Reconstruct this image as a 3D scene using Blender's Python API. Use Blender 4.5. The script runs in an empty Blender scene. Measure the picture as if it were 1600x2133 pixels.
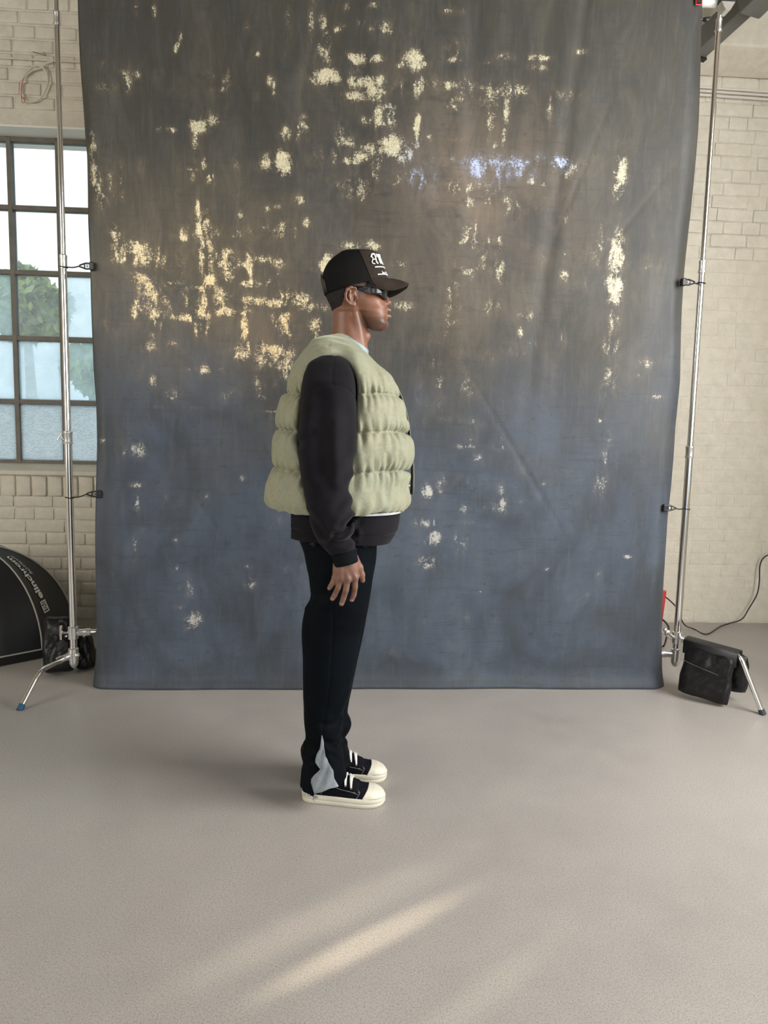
import bpy, bmesh, math, random
import numpy as np
from mathutils import Vector, Matrix
random.seed(7)
rng = np.random.RandomState(11)
SC = bpy.context.scene
COL = SC.collection
# ------------------------------------------------------------------ camera
FPX = 1540.0
YAW, PIT, ROLL, CAMH = math.radians(3.5), math.radians(6.5), 0.022, 1.33
fw = Vector((math.sin(YAW)*math.cos(PIT), math.cos(YAW)*math.cos(PIT), -math.sin(PIT)))
rt0 = Vector((math.cos(YAW), -math.sin(YAW), 0)); up0 = rt0.cross(fw)
rt = rt0*math.cos(ROLL) + up0*math.sin(ROLL); up = up0*math.cos(ROLL) - rt0*math.sin(ROLL)
cd = bpy.data.cameras.new('camera'); cam = bpy.data.objects.new('camera', cd); COL.objects.link(cam)
cd.sensor_fit = 'VERTICAL'; cd.sensor_height = 36.0; cd.lens = 36.0*FPX/2133.0
cd.clip_start = 0.05; cd.clip_end = 300
m3 = Matrix((rt, up, -fw)).transposed()
cam.matrix_world = Matrix.Translation((0, 0, CAMH)) @ m3.to_4x4()
SC.camera = cam
# ------------------------------------------------------------------ world
w = bpy.data.worlds.new('sky'); SC.world = w; w.use_nodes = True
wn = w.node_tree; wn.nodes.clear()
wo = wn.nodes.new('ShaderNodeOutputWorld'); wb = wn.nodes.new('ShaderNodeBackground')
wt = wn.nodes.new('ShaderNodeTexCoord'); wx = wn.nodes.new('ShaderNodeSeparateXYZ'); wr = wn.nodes.new('ShaderNodeValToRGB')
wn.links.new(wt.outputs['Generated'], wx.inputs[0]); wn.links.new(wx.outputs[2], wr.inputs[0])
wn.links.new(wr.outputs[0], wb.inputs[0]); wn.links.new(wb.outputs[0], wo.inputs[0])
e = wr.color_ramp.elements
e[0].position = 0.0; e[0].color = (0.52, 0.62, 0.72, 1)
e[1].position = 0.32; e[1].color = (1.0, 0.99, 0.97, 1)
WORLD_STRENGTH = 1.75
wb.inputs[1].default_value = WORLD_STRENGTH
# ------------------------------------------------------------------ lights (daylight through the loft's other windows, low sun, added left fill)
def area(name, loc, target, sx, sy, power, color):
    l = bpy.data.lights.new(name, 'AREA'); l.shape = 'RECTANGLE'; l.size = sx; l.size_y = sy; l.energy = power; l.color = color
    o = bpy.data.objects.new(name, l); COL.objects.link(o); o.location = loc
    o.rotation_euler = (Vector(target)-Vector(loc)).to_track_quat('-Z', 'Y').to_euler(); return o
def spot(name, loc, target, deg, power, color, blend=0.6, size=0.05):
    l = bpy.data.lights.new(name, 'SPOT'); l.spot_size = math.radians(deg); l.spot_blend = blend; l.energy = power; l.color = color; l.shadow_soft_size = size
    o = bpy.data.objects.new(name, l); COL.objects.link(o); o.location = loc
    o.rotation_euler = (Vector(target)-Vector(loc)).to_track_quat('-Z', 'Y').to_euler(); return o
area('right_window_daylight', (3.05, 1.5, 2.45), (0.0, 3.1, 1.6), 2.2, 2.4, 180, (1.0, 0.975, 0.94))
area('left_fill_light', (-4.85, .6, 2.2), (-1.2, 3.6, 1.0), 3.4, 2.6, 172, (1.0, 0.95, 0.86))  # added soft fill that lifts the left floor and wall
area('rear_window_daylight', (2.2, -3.2, 2.2), (0.9, 3.5, 1.6), 3.0, 2.6, 45, (0.93, 0.97, 1.0))
spot('sun_through_window', (-4.68, -1.54, .80), (0.10, 1.79, 0), 0.80, 8000, (1.0, 0.84, 0.58), 0.8, 0.02)
spot('sun_through_window', (-4.68, -1.40, .84), (0.00, 1.90, 0), 1.70, 2600, (1.0, 0.84, 0.62), 1.0, 0.03)
spot('sun_through_window', (-4.40, -2.40, .80), (0.33, 1.57, 0), 0.50, 2400, (1.0, 0.86, 0.62), 0.9, 0.02)
spot('sun_on_backdrop', (-3.3, -2.2, 1.9), (-0.72, 3.66, 2.05), 13.0, 750, (1.0, 0.80, 0.54), 1.0, 0.10)
spot('sun_patch_right', (2.95, -1.2, 2.9), (2.85, 4.08, 0), 7.0, 260, (1.0, 0.90, 0.72), 0.35, 0.02)
# ------------------------------------------------------------------ exposure
SC.view_settings.view_transform = 'Standard'
try: SC.view_settings.look = 'None'
except Exception: pass
SC.view_settings.gamma = 1.0; SC.view_settings.exposure = 0.0; SC.view_settings.use_curve_mapping = False

# ------------------------------------------------------------------ geometry helpers
CAM = Vector((0, 0, CAMH))
def ray(px, py): return fw*FPX + rt*(px-800) + up*(1066.5-py)
def at(px, py, Y):
    d = ray(px, py); return CAM + d*(Y/d.y)
def ground(px, py, Z=0.0):
    d = ray(px, py); return CAM + d*((Z-CAMH)/d.z)
def smooth(me):
    me.polygons.foreach_set('use_smooth', [True]*len(me.polygons))
def mobj(name, verts, faces, mat=None, parent=None, sm=True):
    me = bpy.data.meshes.new(name)
    me.from_pydata([tuple(map(float, v)) for v in verts], [], [tuple(int(i) for i in f) for f in faces])
    return mlink(name, me, mat, parent, sm)
def mlink(name, me, mat=None, parent=None, sm=True):
    if sm and len(me.polygons): smooth(me)
    if mat: me.materials.append(mat)
    o = bpy.data.objects.new(name, me); COL.objects.link(o)
    if parent: o.parent = parent
    return o
def npmesh(name, V, Q, mat=None, parent=None, sm=True):
    V = np.asarray(V, np.float32); Q = np.asarray(Q, np.int32)
    me = bpy.data.meshes.new(name); k = Q.shape[1]
    me.vertices.add(len(V)); me.vertices.foreach_set('co', V.ravel())
    me.loops.add(Q.size); me.loops.foreach_set('vertex_index', Q.ravel())
    me.polygons.add(len(Q)); me.polygons.foreach_set('loop_start', np.arange(0, Q.size, k, dtype=np.int32))
    me.update(calc_edges=True); me.validate()
    return mlink(name, me, mat, parent, sm)
def tag(o, label, cat, group=None, kind=None):
    if label: o['label'] = label
    if cat: o['category'] = cat
    if group: o['group'] = group
    if kind: o['kind'] = kind
    return o
def thing(name, label, cat, loc=(0, 0, 0), group=None):
    o = bpy.data.objects.new(name, None); COL.objects.link(o); o.location = loc; o.empty_display_size = .1
    return tag(o, label, cat, group)
class MB:
    """collects shapes into one mesh"""
    def __init__(s): s.v = []; s.f = []
    def add(s, v, f):
        n = len(s.v); s.v += [Vector(p) for p in v]; s.f += [tuple(i+n for i in q) for q in f]; return s
    def box(s, lo, hi, M=None):
        v = [Vector((x, y, z)) for z in (lo[2], hi[2]) for y in (lo[1], hi[1]) for x in (lo[0], hi[0])]
        if M is not None: v = [M @ p for p in v]
        return s.add(v, [(0,2,3,1), (4,5,7,6), (0,1,5,4), (2,6,7,3), (0,4,6,2), (1,3,7,5)])
    def tube(s, pts, r, n=12, cap=True):
        pts = [Vector(p) for p in pts]; m = len(pts)
        rs = r if isinstance(r, (list, tuple)) else [r]*m
        T = [(pts[min(i+1, m-1)]-pts[max(i-1, 0)]).normalized() for i in range(m)]
        N = T[0].orthogonal().normalized(); v = []
        for i in range(m):
            N = (N - T[i]*N.dot(T[i])).normalized(); B = T[i].cross(N)
            for k in range(n):
                a = 2*math.pi*k/n; v.append(pts[i]+(N*math.cos(a)+B*math.sin(a))*rs[i])
        f = [(i*n+k, i*n+(k+1) % n, (i+1)*n+(k+1) % n, (i+1)*n+k) for i in range(m-1) for k in range(n)]
        if cap: f += [tuple(range(n-1, -1, -1)), tuple((m-1)*n+k for k in range(n))]
        return s.add(v, f)
    def lathe(s, c, prof, axis=(0, 0, 1), n=24):
        ax = Vector(axis).normalized(); N = ax.orthogonal().normalized(); B = ax.cross(N); c = Vector(c); v = []
        for (h, r) in prof:
            for k in range(n):
                a = 2*math.pi*k/n; v.append(c+ax*h+(N*math.cos(a)+B*math.sin(a))*r)
        m = len(prof)
        f = [(i*n+k, i*n+(k+1) % n, (i+1)*n+(k+1) % n, (i+1)*n+k) for i in range(m-1) for k in range(n)]
        f += [tuple(range(n-1, -1, -1)), tuple((m-1)*n+k for k in range(n))]
        return s.add(v, f)
    def sphere(s, c, r, n=12, m=8):
        rr = r if isinstance(r, (list, tuple)) else (r, r, r); c = Vector(c); v = []
        for i in range(m+1):
            p = math.pi*i/m
            for k in range(n):
                a = 2*math.pi*k/n; v.append(c+Vector((rr[0]*math.sin(p)*math.cos(a), rr[1]*math.sin(p)*math.sin(a), rr[2]*math.cos(p))))
        return s.add(v, [(i*n+k, (i+1)*n+k, (i+1)*n+(k+1) % n, i*n+(k+1) % n) for i in range(m) for k in range(n)])
    def torus(s, c, R, r, axis=(0, 0, 1), n=20, m=8):
        ax = Vector(axis).normalized(); N = ax.orthogonal().normalized(); B = ax.cross(N); c = Vector(c); v = []
        for i in range(n):
            a = 2*math.pi*i/n; d = N*math.cos(a)+B*math.sin(a)
            for k in range(m):
                b = 2*math.pi*k/m; v.append(c+d*(R+r*math.cos(b))+ax*(r*math.sin(b)))
        return s.add(v, [(i*m+k, ((i+1) % n)*m+k, ((i+1) % n)*m+(k+1) % m, i*m+(k+1) % m) for i in range(n) for k in range(m)])
    def prism(s, poly, nrm, th):
        """planar polygon extruded by th along nrm"""
        p = [Vector(q) for q in poly]; d = Vector(nrm).normalized()*th; n = len(p)
        return s.add(p+[q+d for q in p], [tuple(range(n-1, -1, -1)), tuple(range(n, 2*n))]+[(k, (k+1) % n, n+(k+1) % n, n+k) for k in range(n)])
    def build(s, name, mat=None, parent=None, sm=True, bevel=0.0):
        o = mobj(name, s.v, s.f, mat, parent, sm)
        if sm: autosm(o)
        if bevel:
            b = o.modifiers.new('bevel', 'BEVEL'); b.width = bevel; b.segments = 2; b.limit_method = 'ANGLE'
        return o
def autosm(o, ang=40):
    me = o.data; bm = bmesh.new(); bm.from_mesh(me); c = math.radians(ang)
    bmesh.ops.recalc_face_normals(bm, faces=bm.faces)
    for ed in bm.edges:
        if len(ed.link_faces) == 2 and ed.calc_face_angle(0) > c: ed.smooth = False
    bm.to_mesh(me); bm.free()
def bez(pts, n=8):
    """Catmull-Rom through points"""
    P = [Vector(p) for p in pts]; P = [P[0]*2-P[1]]+P+[P[-1]*2-P[-2]]; out = []
    for i in range(1, len(P)-2):
        for k in range(n):
            t = k/n; a, b, c, d = P[i-1:i+3]
            out.append(0.5*((2*b)+(c-a)*t+(2*a-5*b+4*c-d)*t*t+(3*b-a-3*c+d)*t**3))
    out.append(P[-2]); return out

# ------------------------------------------------------------------ materials
def mat(name, color=(.5, .5, .5), rough=0.6, metal=0.0, **kw):
    m = bpy.data.materials.new(name); m.use_nodes = True; b = m.node_tree.nodes['Principled BSDF']
    b.inputs['Base Color'].default_value = (*color, 1); b.inputs['Roughness'].default_value = rough; b.inputs['Metallic'].default_value = metal
    for k, v in kw.items(): b.inputs[k.replace('_', ' ')].default_value = v
    return m
class NT:
    def __init__(s, m): s.t = m.node_tree; s.b = s.t.nodes.get('Principled BSDF'); s.c = None
    def n(s, typ, **kw):
        x = s.t.nodes.new('ShaderNode'+typ)
        for k, v in kw.items(): setattr(x, k, v)
        return x
    def l(s, a, b): s.t.links.new(a, b)
    def coord(s, scale=(1, 1, 1), which='Object', rot=(0, 0, 0)):
        c = s.n('TexCoord'); mp = s.n('Mapping'); mp.inputs['Scale'].default_value = scale; mp.inputs['Rotation'].default_value = rot
        s.l(c.outputs[which], mp.inputs[0]); return mp.outputs[0]
    def noise(s, scale, detail=4, rough=.55, vec=None, dist=0):
        x = s.n('TexNoise'); x.inputs['Scale'].default_value = scale; x.inputs['Detail'].default_value = detail
        x.inputs['Roughness'].default_value = rough; x.inputs['Distortion'].default_value = dist
        if vec is not None: s.l(vec, x.inputs['Vector'])
        return x.outputs[0]
    def ramp(s, fac, stops, interp='LINEAR'):
        r = s.n('ValToRGB'); r.color_ramp.interpolation = interp; el = r.color_ramp.elements
        while len(el) < len(stops): el.new(.5)
        for q, (p, c) in zip(el, stops): q.position = p; q.color = (*c, 1) if len(c) == 3 else c
        s.l(fac, r.inputs[0]); return r.outputs[0]
    def mix(s, fac, a, b, mode='MIX'):
        x = s.n('MixRGB', blend_type=mode)
        for i, v in enumerate((fac, a, b)):
            if hasattr(v, 'links'): s.l(v, x.inputs[i])
            else: x.inputs[i].default_value = v if i == 0 else (*v, 1)
        return x.outputs[0]
    def math(s, op, a, b=0.0, clamp=False):
        x = s.n('Math', operation=op); x.use_clamp = clamp
        for i, v in enumerate((a, b)):
            if hasattr(v, 'links'): s.l(v, x.inputs[i])
            else: x.inputs[i].default_value = v
        return x.outputs[0]
    def bump(s, h, strength=.3, dist=.01, prev=None):
        x = s.n('Bump'); x.inputs['Strength'].default_value = strength; x.inputs['Distance'].default_value = dist
        s.l(h, x.inputs['Height'])
        if prev is not None: s.l(prev, x.inputs['Normal'])
        s.l(x.outputs[0], s.b.inputs['Normal']); return x.outputs[0]
    def color(s, c): s.l(c, s.b.inputs['Base Color'])
    def rough(s, c): s.l(c, s.b.inputs['Roughness'])

def noisy(name, c1, c2, scale=8, rough=.7, bump=.2, bscale=60, bd=.004, **kw):
    m = mat(name, c1, rough, **kw); t = NT(m); v = t.coord()
    t.color(t.ramp(t.noise(scale, 6, .6, v), [(.3, c1), (.7, c2)]))
    if bump: t.bump(t.noise(bscale, 5, .6, v), bump, bd)
    return m
# ------------------------------------------------------------------ implicit surface toolkit (numpy surface nets)
def surf(f, lo, hi, h, zs=None, B=10, slack=1.7):
    """polygonise f(P)<0, P (n,3). zs: optional explicit z samples. Returns verts, quads"""
    xs = np.arange(lo[0], hi[0]+h, h); ys = np.arange(lo[1], hi[1]+h, h)
    zs = np.arange(lo[2], hi[2]+h, h) if zs is None else np.asarray(zs)
    def pad(a):
        n = (len(a)-1+B-1)//B*B+1; st = a[-1]-a[-2]
        return np.concatenate([a, a[-1]+st*np.arange(1, n-len(a)+1)])
    xs, ys, zs = pad(xs), pad(ys), pad(zs)
    nb = [(len(a)-1)//B for a in (xs, ys, zs)]
    I, J, K = [q.ravel() for q in np.meshgrid(*[np.arange(n) for n in nb], indexing='ij')]
    ctr = np.stack([(a[i*B]+a[i*B+B])/2 for a, i in ((xs, I), (ys, J), (zs, K))], 1)
    hd = np.sqrt(sum(((a[i*B+B]-a[i*B])/2)**2 for a, i in ((xs, I), (ys, J), (zs, K))))
    d = f(ctr); keep = np.abs(d) < hd*slack+.004
    I, J, K = I[keep], J[keep], K[keep]
    r = np.arange(B+1)
    vid, vpos, quads = [], [], []
    NY, NZ = len(ys), len(zs)
    def cid(i, j, k): return (i.astype(np.int64)*NY+j)*NZ+k
    CH = 250
    for s in range(0, len(I), CH):
        i0, j0, k0 = I[s:s+CH]*B, J[s:s+CH]*B, K[s:s+CH]*B; N = len(i0)
        gi = i0[:, None, None, None]+r[None, :, None, None]; gj = j0[:, None, None, None]+r[None, None, :, None]; gk = k0[:, None, None, None]+r[None, None, None, :]
        sh = (N, B+1, B+1, B+1)
        X, Y, Z = [np.broadcast_to(a[g], sh) for a, g in ((xs, gi), (ys, gj), (zs, gk))]
        D = f(np.stack([X.ravel(), Y.ravel(), Z.ravel()], 1)).reshape(sh)
        S = D < 0
        c = [(a, b, e) for a in (0, 1) for b in (0, 1) for e in (0, 1)]
        sub = lambda A, o: A[:, o[0]:o[0]+B, o[1]:o[1]+B, o[2]:o[2]+B]
        cnt = sum(sub(S, o).astype(np.int8) for o in c)
        act = (cnt > 0) & (cnt < 8)
        n_, a_, b_, e_ = np.nonzero(act)
        if len(n_):
            acc = np.zeros((len(n_), 3)); num = np.zeros(len(n_))
            g = lambda A, o: A[n_, a_+o[0], b_+o[1], e_+o[2]]
            for o in c:
                for ax in range(3):
                    if o[ax] == 0:
                        o2 = list(o); o2[ax] = 1
                        d0, d1 = g(D, o), g(D, o2); cr = (d0 < 0) != (d1 < 0)
                        t = np.where(cr, d0/np.where(cr, d0-d1, 1), 0)
                        p0 = np.stack([g(X, o), g(Y, o), g(Z, o)], 1); p1 = np.stack([g(X, o2), g(Y, o2), g(Z, o2)], 1)
                        acc += np.where(cr[:, None], p0+(p1-p0)*t[:, None], 0); num += cr
            vpos.append(acc/num[:, None]); vid.append(cid(i0[n_]+a_, j0[n_]+b_, k0[n_]+e_))
        for ax in range(3):
            o2 = [0, 0, 0]; o2[ax] = 1
            s0, s1 = sub(S, (0, 0, 0)), sub(S, o2)
            n_, a_, b_, e_ = np.nonzero(s0 != s1)
            if not len(n_): continue
            flip = s0[n_, a_, b_, e_]
            G = [i0[n_]+a_, j0[n_]+b_, k0[n_]+e_]; u, v = (ax+1) % 3, (ax+2) % 3
            q = []
            for du, dv in ((-1, -1), (0, -1), (0, 0), (-1, 0)):
                H_ = [x.copy() for x in G]; H_[u] += du; H_[v] += dv; q.append(cid(*H_))
            q = np.stack(q, 1); q[~flip] = q[~flip][:, ::-1]; quads.append(q)
    vid = np.concatenate(vid); vpos = np.concatenate(vpos); Q = np.concatenate(quads)
    o = np.argsort(vid); vid = vid[o]; vpos = vpos[o]
    ix = np.searchsorted(vid, Q.ravel()); ix = np.clip(ix, 0, len(vid)-1); ok = (vid[ix] == Q.ravel()).reshape(Q.shape).all(1)
    Q = ix.reshape(Q.shape)[ok]
    return vpos, Q
def cull(V, Q, keepv):
    """drop quads with any vertex not kept"""
    k = keepv[Q].all(1); Q = Q[k]; used = np.unique(Q); m = -np.ones(len(V), int); m[used] = np.arange(len(used))
    return V[used], m[Q]
def biggest(V, Q):
    return V, Q
def relax(V, Q, it=1, lam=.5):
    E = np.concatenate([Q[:, [0, 1]], Q[:, [1, 2]], Q[:, [2, 3]], Q[:, [3, 0]]]); E = np.concatenate([E, E[:, ::-1]])
    V = V.copy(); n = np.bincount(E[:, 0], minlength=len(V)).astype(float)
    # edge-border verts stay
    key = np.sort(E, 1); kk = key[:, 0].astype(np.int64)*len(V)+key[:, 1]; u, c = np.unique(kk, return_counts=True)
    bd = np.zeros(len(V), bool); b = u[c < 4]; bd[b//len(V)] = True; bd[b % len(V)] = True
    for _ in range(it):
        A = np.stack([np.bincount(E[:, 0], weights=V[E[:, 1], k], minlength=len(V)) for k in range(3)], 1)/np.maximum(n, 1)[:, None]
        V[~bd] += lam*(A[~bd]-V[~bd])
    return V
def smin(a, b, k):
    h = np.clip(.5+.5*(b-a)/k, 0, 1); return b*(1-h)+a*h-k*h*(1-h)
def smax(a, b, k): return -smin(-a, -b, k)
def ell(P, c, r, R=None):
    q = P-np.asarray(c)
    if R is not None: q = q @ R
    r = np.asarray(r); k0 = np.linalg.norm(q/r, axis=1); k1 = np.linalg.norm(q/(r*r), axis=1)+1e-9
    return k0*(k0-1)/k1
def cone(P, a, b, ra, rb):
    a, b = np.asarray(a, float), np.asarray(b, float); ab = b-a; q = P-a
    t = np.clip(q@ab/(ab@ab), 0, 1); return np.linalg.norm(q-t[:, None]*ab, axis=1)-(ra+(rb-ra)*t)
def chain(P, pts, rs, k=.004):
    d = None
    for i in range(len(pts)-1):
        e_ = cone(P, pts[i], pts[i+1], rs[i], rs[i+1]); d = e_ if d is None else smin(d, e_, k)
    return d
def polyd(P, pts):
    """distance to a polyline"""
    d = np.full(len(P), 9.)
    for a, b in zip(pts[:-1], pts[1:]):
        a = np.asarray(a, float); b = np.asarray(b, float); ab = b-a; q = P-a; t = np.clip(q@ab/(ab@ab), 0, 1)
        d = np.minimum(d, np.linalg.norm(q-t[:, None]*ab, axis=1))
    return d
def waves(P, f, seed, n=6):
    r = np.random.RandomState(seed); s = 0
    for _ in range(n):
        k = r.randn(3); k *= f*(.6+.8*r.rand())/np.linalg.norm(k); s = s+np.sin(P@k+r.rand()*6.28)
    return s/n**.5
def table(rows, z):
    a = np.array(sorted(map(tuple, rows)), float); return [np.interp(z, a[:, 0], a[:, j]) for j in range(1, a.shape[1])]
def scurve(rows, n=60):
    """smooth a table (Catmull-Rom resample) so interpolated silhouettes have no corners"""
    a = np.array(sorted(map(tuple, rows)), float); z = np.linspace(a[0, 0], a[-1, 0], n*2); out = []
    m = np.gradient(a[:, 1:], a[:, 0], axis=0)
    i = np.clip(np.searchsorted(a[:, 0], z)-1, 0, len(a)-2); h = a[i+1, 0]-a[i, 0]; t = (z-a[i, 0])/h
    h00 = 2*t**3-3*t**2+1; h10 = t**3-2*t**2+t; h01 = -2*t**3+3*t**2; h11 = t**3-t**2
    v = h00[:, None]*a[i, 1:]+(h10*h)[:, None]*m[i]+h01[:, None]*a[i+1, 1:]+(h11*h)[:, None]*m[i+1]
    return np.column_stack([z, v])
def slices(P, T, n=2.3):
    """T rows: z, xb, xf, yc, b  -> pseudo distance of stacked superellipses"""
    z = P[:, 2]; xb, xf, yc, b = [np.interp(z, T[:, 0], T[:, j]) for j in (1, 2, 3, 4)]
    a = np.maximum((xf-xb)/2, .004); b = np.maximum(b, .004); u = np.abs(P[:, 0]-(xf+xb)/2)/a; v = np.abs(P[:, 1]-yc)/b
    k0 = (u**n+v**n)**(1/n)+1e-9
    g = np.sqrt((u/k0)**(2*n-2)/a**2+(v/k0)**(2*n-2)/b**2)+1e-9
    d = (k0-1)/g
    d = np.where(k0 < .3, np.minimum(d, -.5*np.minimum(a, b)), d)
    dz = np.maximum(z-T[-1, 0], T[0, 0]-z)
    return np.where(dz > 0, np.sqrt(np.maximum(d, 0)**2+dz**2), np.maximum(d, dz))
def tcol(o, name, vals):
    """per-vertex colour attribute"""
    at_ = o.data.color_attributes.new(name, 'FLOAT_COLOR', 'POINT'); c = np.ones((len(vals), 4), np.float32); c[:, :3] = vals
    at_.data.foreach_set('color', c.ravel())
def solid(o, t, off=-1):
    m = o.modifiers.new('solidify', 'SOLIDIFY'); m.thickness = t; m.offset = off; m.use_even_offset = False; return m
# ------------------------------------------------------------------ shared materials
def paint(name, c, c2, bump=.5, bd=.006, rough=.55):
    m = mat(name, c, rough); t = NT(m)
    g = t.n('NewGeometry').outputs['Position']
    n1 = t.noise(1.6, 4, .6, g); n2 = t.noise(14, 6, .65, g)
    base = t.ramp(n1, [(.3, c), (.7, c2)])
    base = t.mix(t.ramp(n2, [(.35, (1, 1, 1)), (.62, (0, 0, 0))]), base, tuple(q*.93 for q in c), 'MIX')
    t.color(base)
    b1 = t.bump(t.noise(22, 8, .7, g, .6), bump, bd)
    vor = t.n('TexVoronoi'); vor.inputs['Scale'].default_value = 11; t.l(g, vor.inputs['Vector'])
    t.bump(t.ramp(vor.outputs[0], [(0, (0, 0, 0)), (.18, (1, 1, 1))]), bump*.35, bd*.6, b1)
    return m
M_BRICK = paint('cream_painted_brick', (.76, .71, .59), (.82, .775, .67), .55, .010)
M_MORTAR = paint('cream_painted_mortar', (.74, .69, .575), (.80, .755, .65), .6, .010)
M_PLASTER = paint('cream_plaster', (.74, .69, .57), (.80, .75, .64), .5, .008)
M_SHADE = noisy('dark_grey_plaster', (.20, .19, .17), (.26, .25, .22), 2, .8, .2)
M_CHROME = mat('chrome', (.80, .79, .78), .13, 1.0)
M_CAST = noisy('cast_metal', (.66, .66, .65), (.78, .78, .77), 60, .28, .3, 120, .002, Metallic=.9)
M_BLACKPL = noisy('black_plastic', (.010, .010, .011), (.018, .018, .019), 40, .38, .1, 200, .001)
M_STEELFRAME = noisy('window_frame_paint', (.13, .115, .092), (.19, .17, .14), 12, .5, .3, 80, .003)

# floor ---------------------------------------------------------------
mf = mat('polished_screed', (.4, .38, .35), .42); t = NT(mf); g = t.n('NewGeometry').outputs['Position']
big = t.noise(.9, 4, .55, g, .4); mid = t.noise(5, 6, .65, g); fine = t.noise(190, 4, .85, g); vf = t.noise(520, 2, .7, g)
c = t.ramp(big, [(.3, (.335, .318, .305)), (.5, (.40, .382, .365)), (.72, (.465, .445, .425))])
c = t.mix(t.ramp(mid, [(.35, (0, 0, 0)), (.75, (.55, .55, .55))]), c, (.48, .455, .43))
c = t.mix(t.ramp(fine, [(.38, (.9, .9, .9)), (.53, (0, 0, 0))]), c, (.24, .225, .205))
c = t.mix(t.ramp(vf, [(.34, (.7, .7, .7)), (.48, (0, 0, 0))]), c, (.23, .20, .18))
c = t.mix(t.ramp(vf, [(.54, (0, 0, 0)), (.66, (.6, .6, .6))]), c, (.66, .63, .60))
pits = t.n('TexVoronoi'); pits.inputs['Scale'].default_value = 7.0; t.l(g, pits.inputs['Vector'])
pm = t.ramp(pits.outputs[0], [(0.0, (1, 1, 1)), (.022, (0, 0, 0))])
c = t.mix(pm, c, (.13, .11, .10))
t.color(c); t.rough(t.ramp(mid, [(.3, (.34,)*3), (.7, (.50,)*3)]))
t.bump(t.math('ADD', fine, t.math('MULTIPLY', mid, .6)), .10, .002)
fl = MB().box((-5.0, -3.5, -.12), (5.2, 5.0, 0.0)).build('floor', mf, None, False); tag(fl, 'light grey-beige speckled concrete floor', None, None, 'structure')

# back wall with the opening of the steel window ---------------------
WX0, WX1, WZ0, WZ1, YW, YF = -2.82, -.94, 1.00, 3.165, 5.0, 5.19
m = MB()
X0, X1, ZT, YB, J = -5.0, 3.14, 4.35, 5.42, .014
for a, b in (((X0, YW+J, -.12), (WX0, YB, ZT)), ((WX1, YW+J, -.12), (X1, YB, ZT)), ((WX0, YW+J, -.12), (WX1, YB, WZ0)), ((WX0, YW+J, WZ1), (WX1, YB, ZT))):
    m.box(a, b)
wall = m.build('wall_back', M_MORTAR, None, False); tag(wall, 'cream painted brick wall behind the backdrop', None, None, 'structure')
# lintel soffit / reveal lining and sill
rv = MB().box((WX0-.0, YW+.004, WZ1-.012), (WX1, YB-.1, WZ1)).box((WX0, YW+.004, WZ0), (WX0+.012, YB-.1, WZ1)).box((WX1-.012, YW+.004, WZ0), (WX1, YB-.1, WZ1))
o = rv.build('trim_1', mat('white_plaster', (.90, .88, .82), .6), None, False); tag(o, 'plastered reveal around the steel window', None, None, 'structure')
sl = MB(); sl.add([(WX0, YW-.012, WZ0-.03), (WX1, YW-.012, WZ0-.03), (WX1, YW-.012, WZ0-.002), (WX0, YW-.012, WZ0-.002), (WX0, YF, WZ0+.04), (WX1, YF, WZ0+.04), (WX0, YF, WZ0-.03), (WX1, YF, WZ0-.03)],
    [(0, 1, 2, 3), (3, 2, 5, 4), (0, 6, 7, 1), (6, 4, 5, 7), (0, 3, 4, 6), (1, 7, 5, 2)])
o = sl.build('trim_2', M_PLASTER, None, False, .004); tag(o, 'white sloping window sill', None, None, 'structure')

# bricks --------------------------------------------------------------
def brick_mesh(seed):
    r = random.Random(seed); v = []; f = []
    def ring(dx, dz, y, jit):
        return [Vector((sx*(.5-dx)+r.uniform(-jit, jit)*.6, y, sz*(.5-dz)+r.uniform(-jit, jit))) for sx, sz in ((-1, -1), (0, -1), (1, -1), (1, 0), (1, 1), (0, 1), (-1, 1), (-1, 0))]
    rings = [ring(0, 0, 1, .0), ring(.0, .0, .55, .012), ring(.022, .06, .12, .02), ring(.06, .15, 0, .02)]
    for q in rings: v += q
    for i in range(3):
        for k in range(8): f.append((i*8+k, i*8+(k+1) % 8, (i+1)*8+(k+1) % 8, (i+1)*8+k))
    v.append(Vector((r.uniform(-.1, .1), r.uniform(-.12, .08), r.uniform(-.1, .1)))); f += [(24+k, 24+(k+1) % 8, 32) for k in range(8)]
    me = bpy.data.meshes.new('brick'); me.from_pydata(v, [], f); smooth(me); me.materials.append(M_BRICK); return me
BR = [brick_mesh(s) for s in range(10)]
nb = 0; stuffv = []; stufff = []
def put_brick(x, z, w_, h_, depth, asobj, parent, rot=None, yface=YW):
    """unit brick scaled; faces -Y"""
    global nb
    me = random.choice(BR); M = Matrix.Translation((x, yface+random.uniform(-.0015, .0015), z)) @ Matrix.Rotation(random.uniform(-.012, .012), 4, 'Y') @ Matrix.Diagonal((w_*random.choice((-1, 1)), depth, h_, 1))
    if rot is not None: M = rot @ M
    if asobj:
        b = bpy.data.objects.new('brick', me); COL.objects.link(b); b.parent = parent; b.matrix_world = M; nb += 1
    else:
        n = len(stuffv); flip = M.determinant() < 0
        stuffv.extend(M @ v.co for v in me.vertices)
        for p in me.polygons:
            q = [n+i for i in p.vertices]; stufff.append(q[::-1] if flip else q)
CH_, L_ = .0835, .252
def course(z, x0, x1, k, fn):
    """alternating stretchers / headers; fn(xc, w)"""
    x = x0 - random.uniform(0, .2)
    seq = (L_, L_, L_) if k % 2 else (.127, .127, L_, .127)
    i = 0
    while x < x1:
        w_ = seq[i % len(seq)]; i += 1
        a, b = max(x, x0), min(x+w_, x1)
        if b-a > .05: fn((a+b)/2, b-a)
        x += w_
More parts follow.
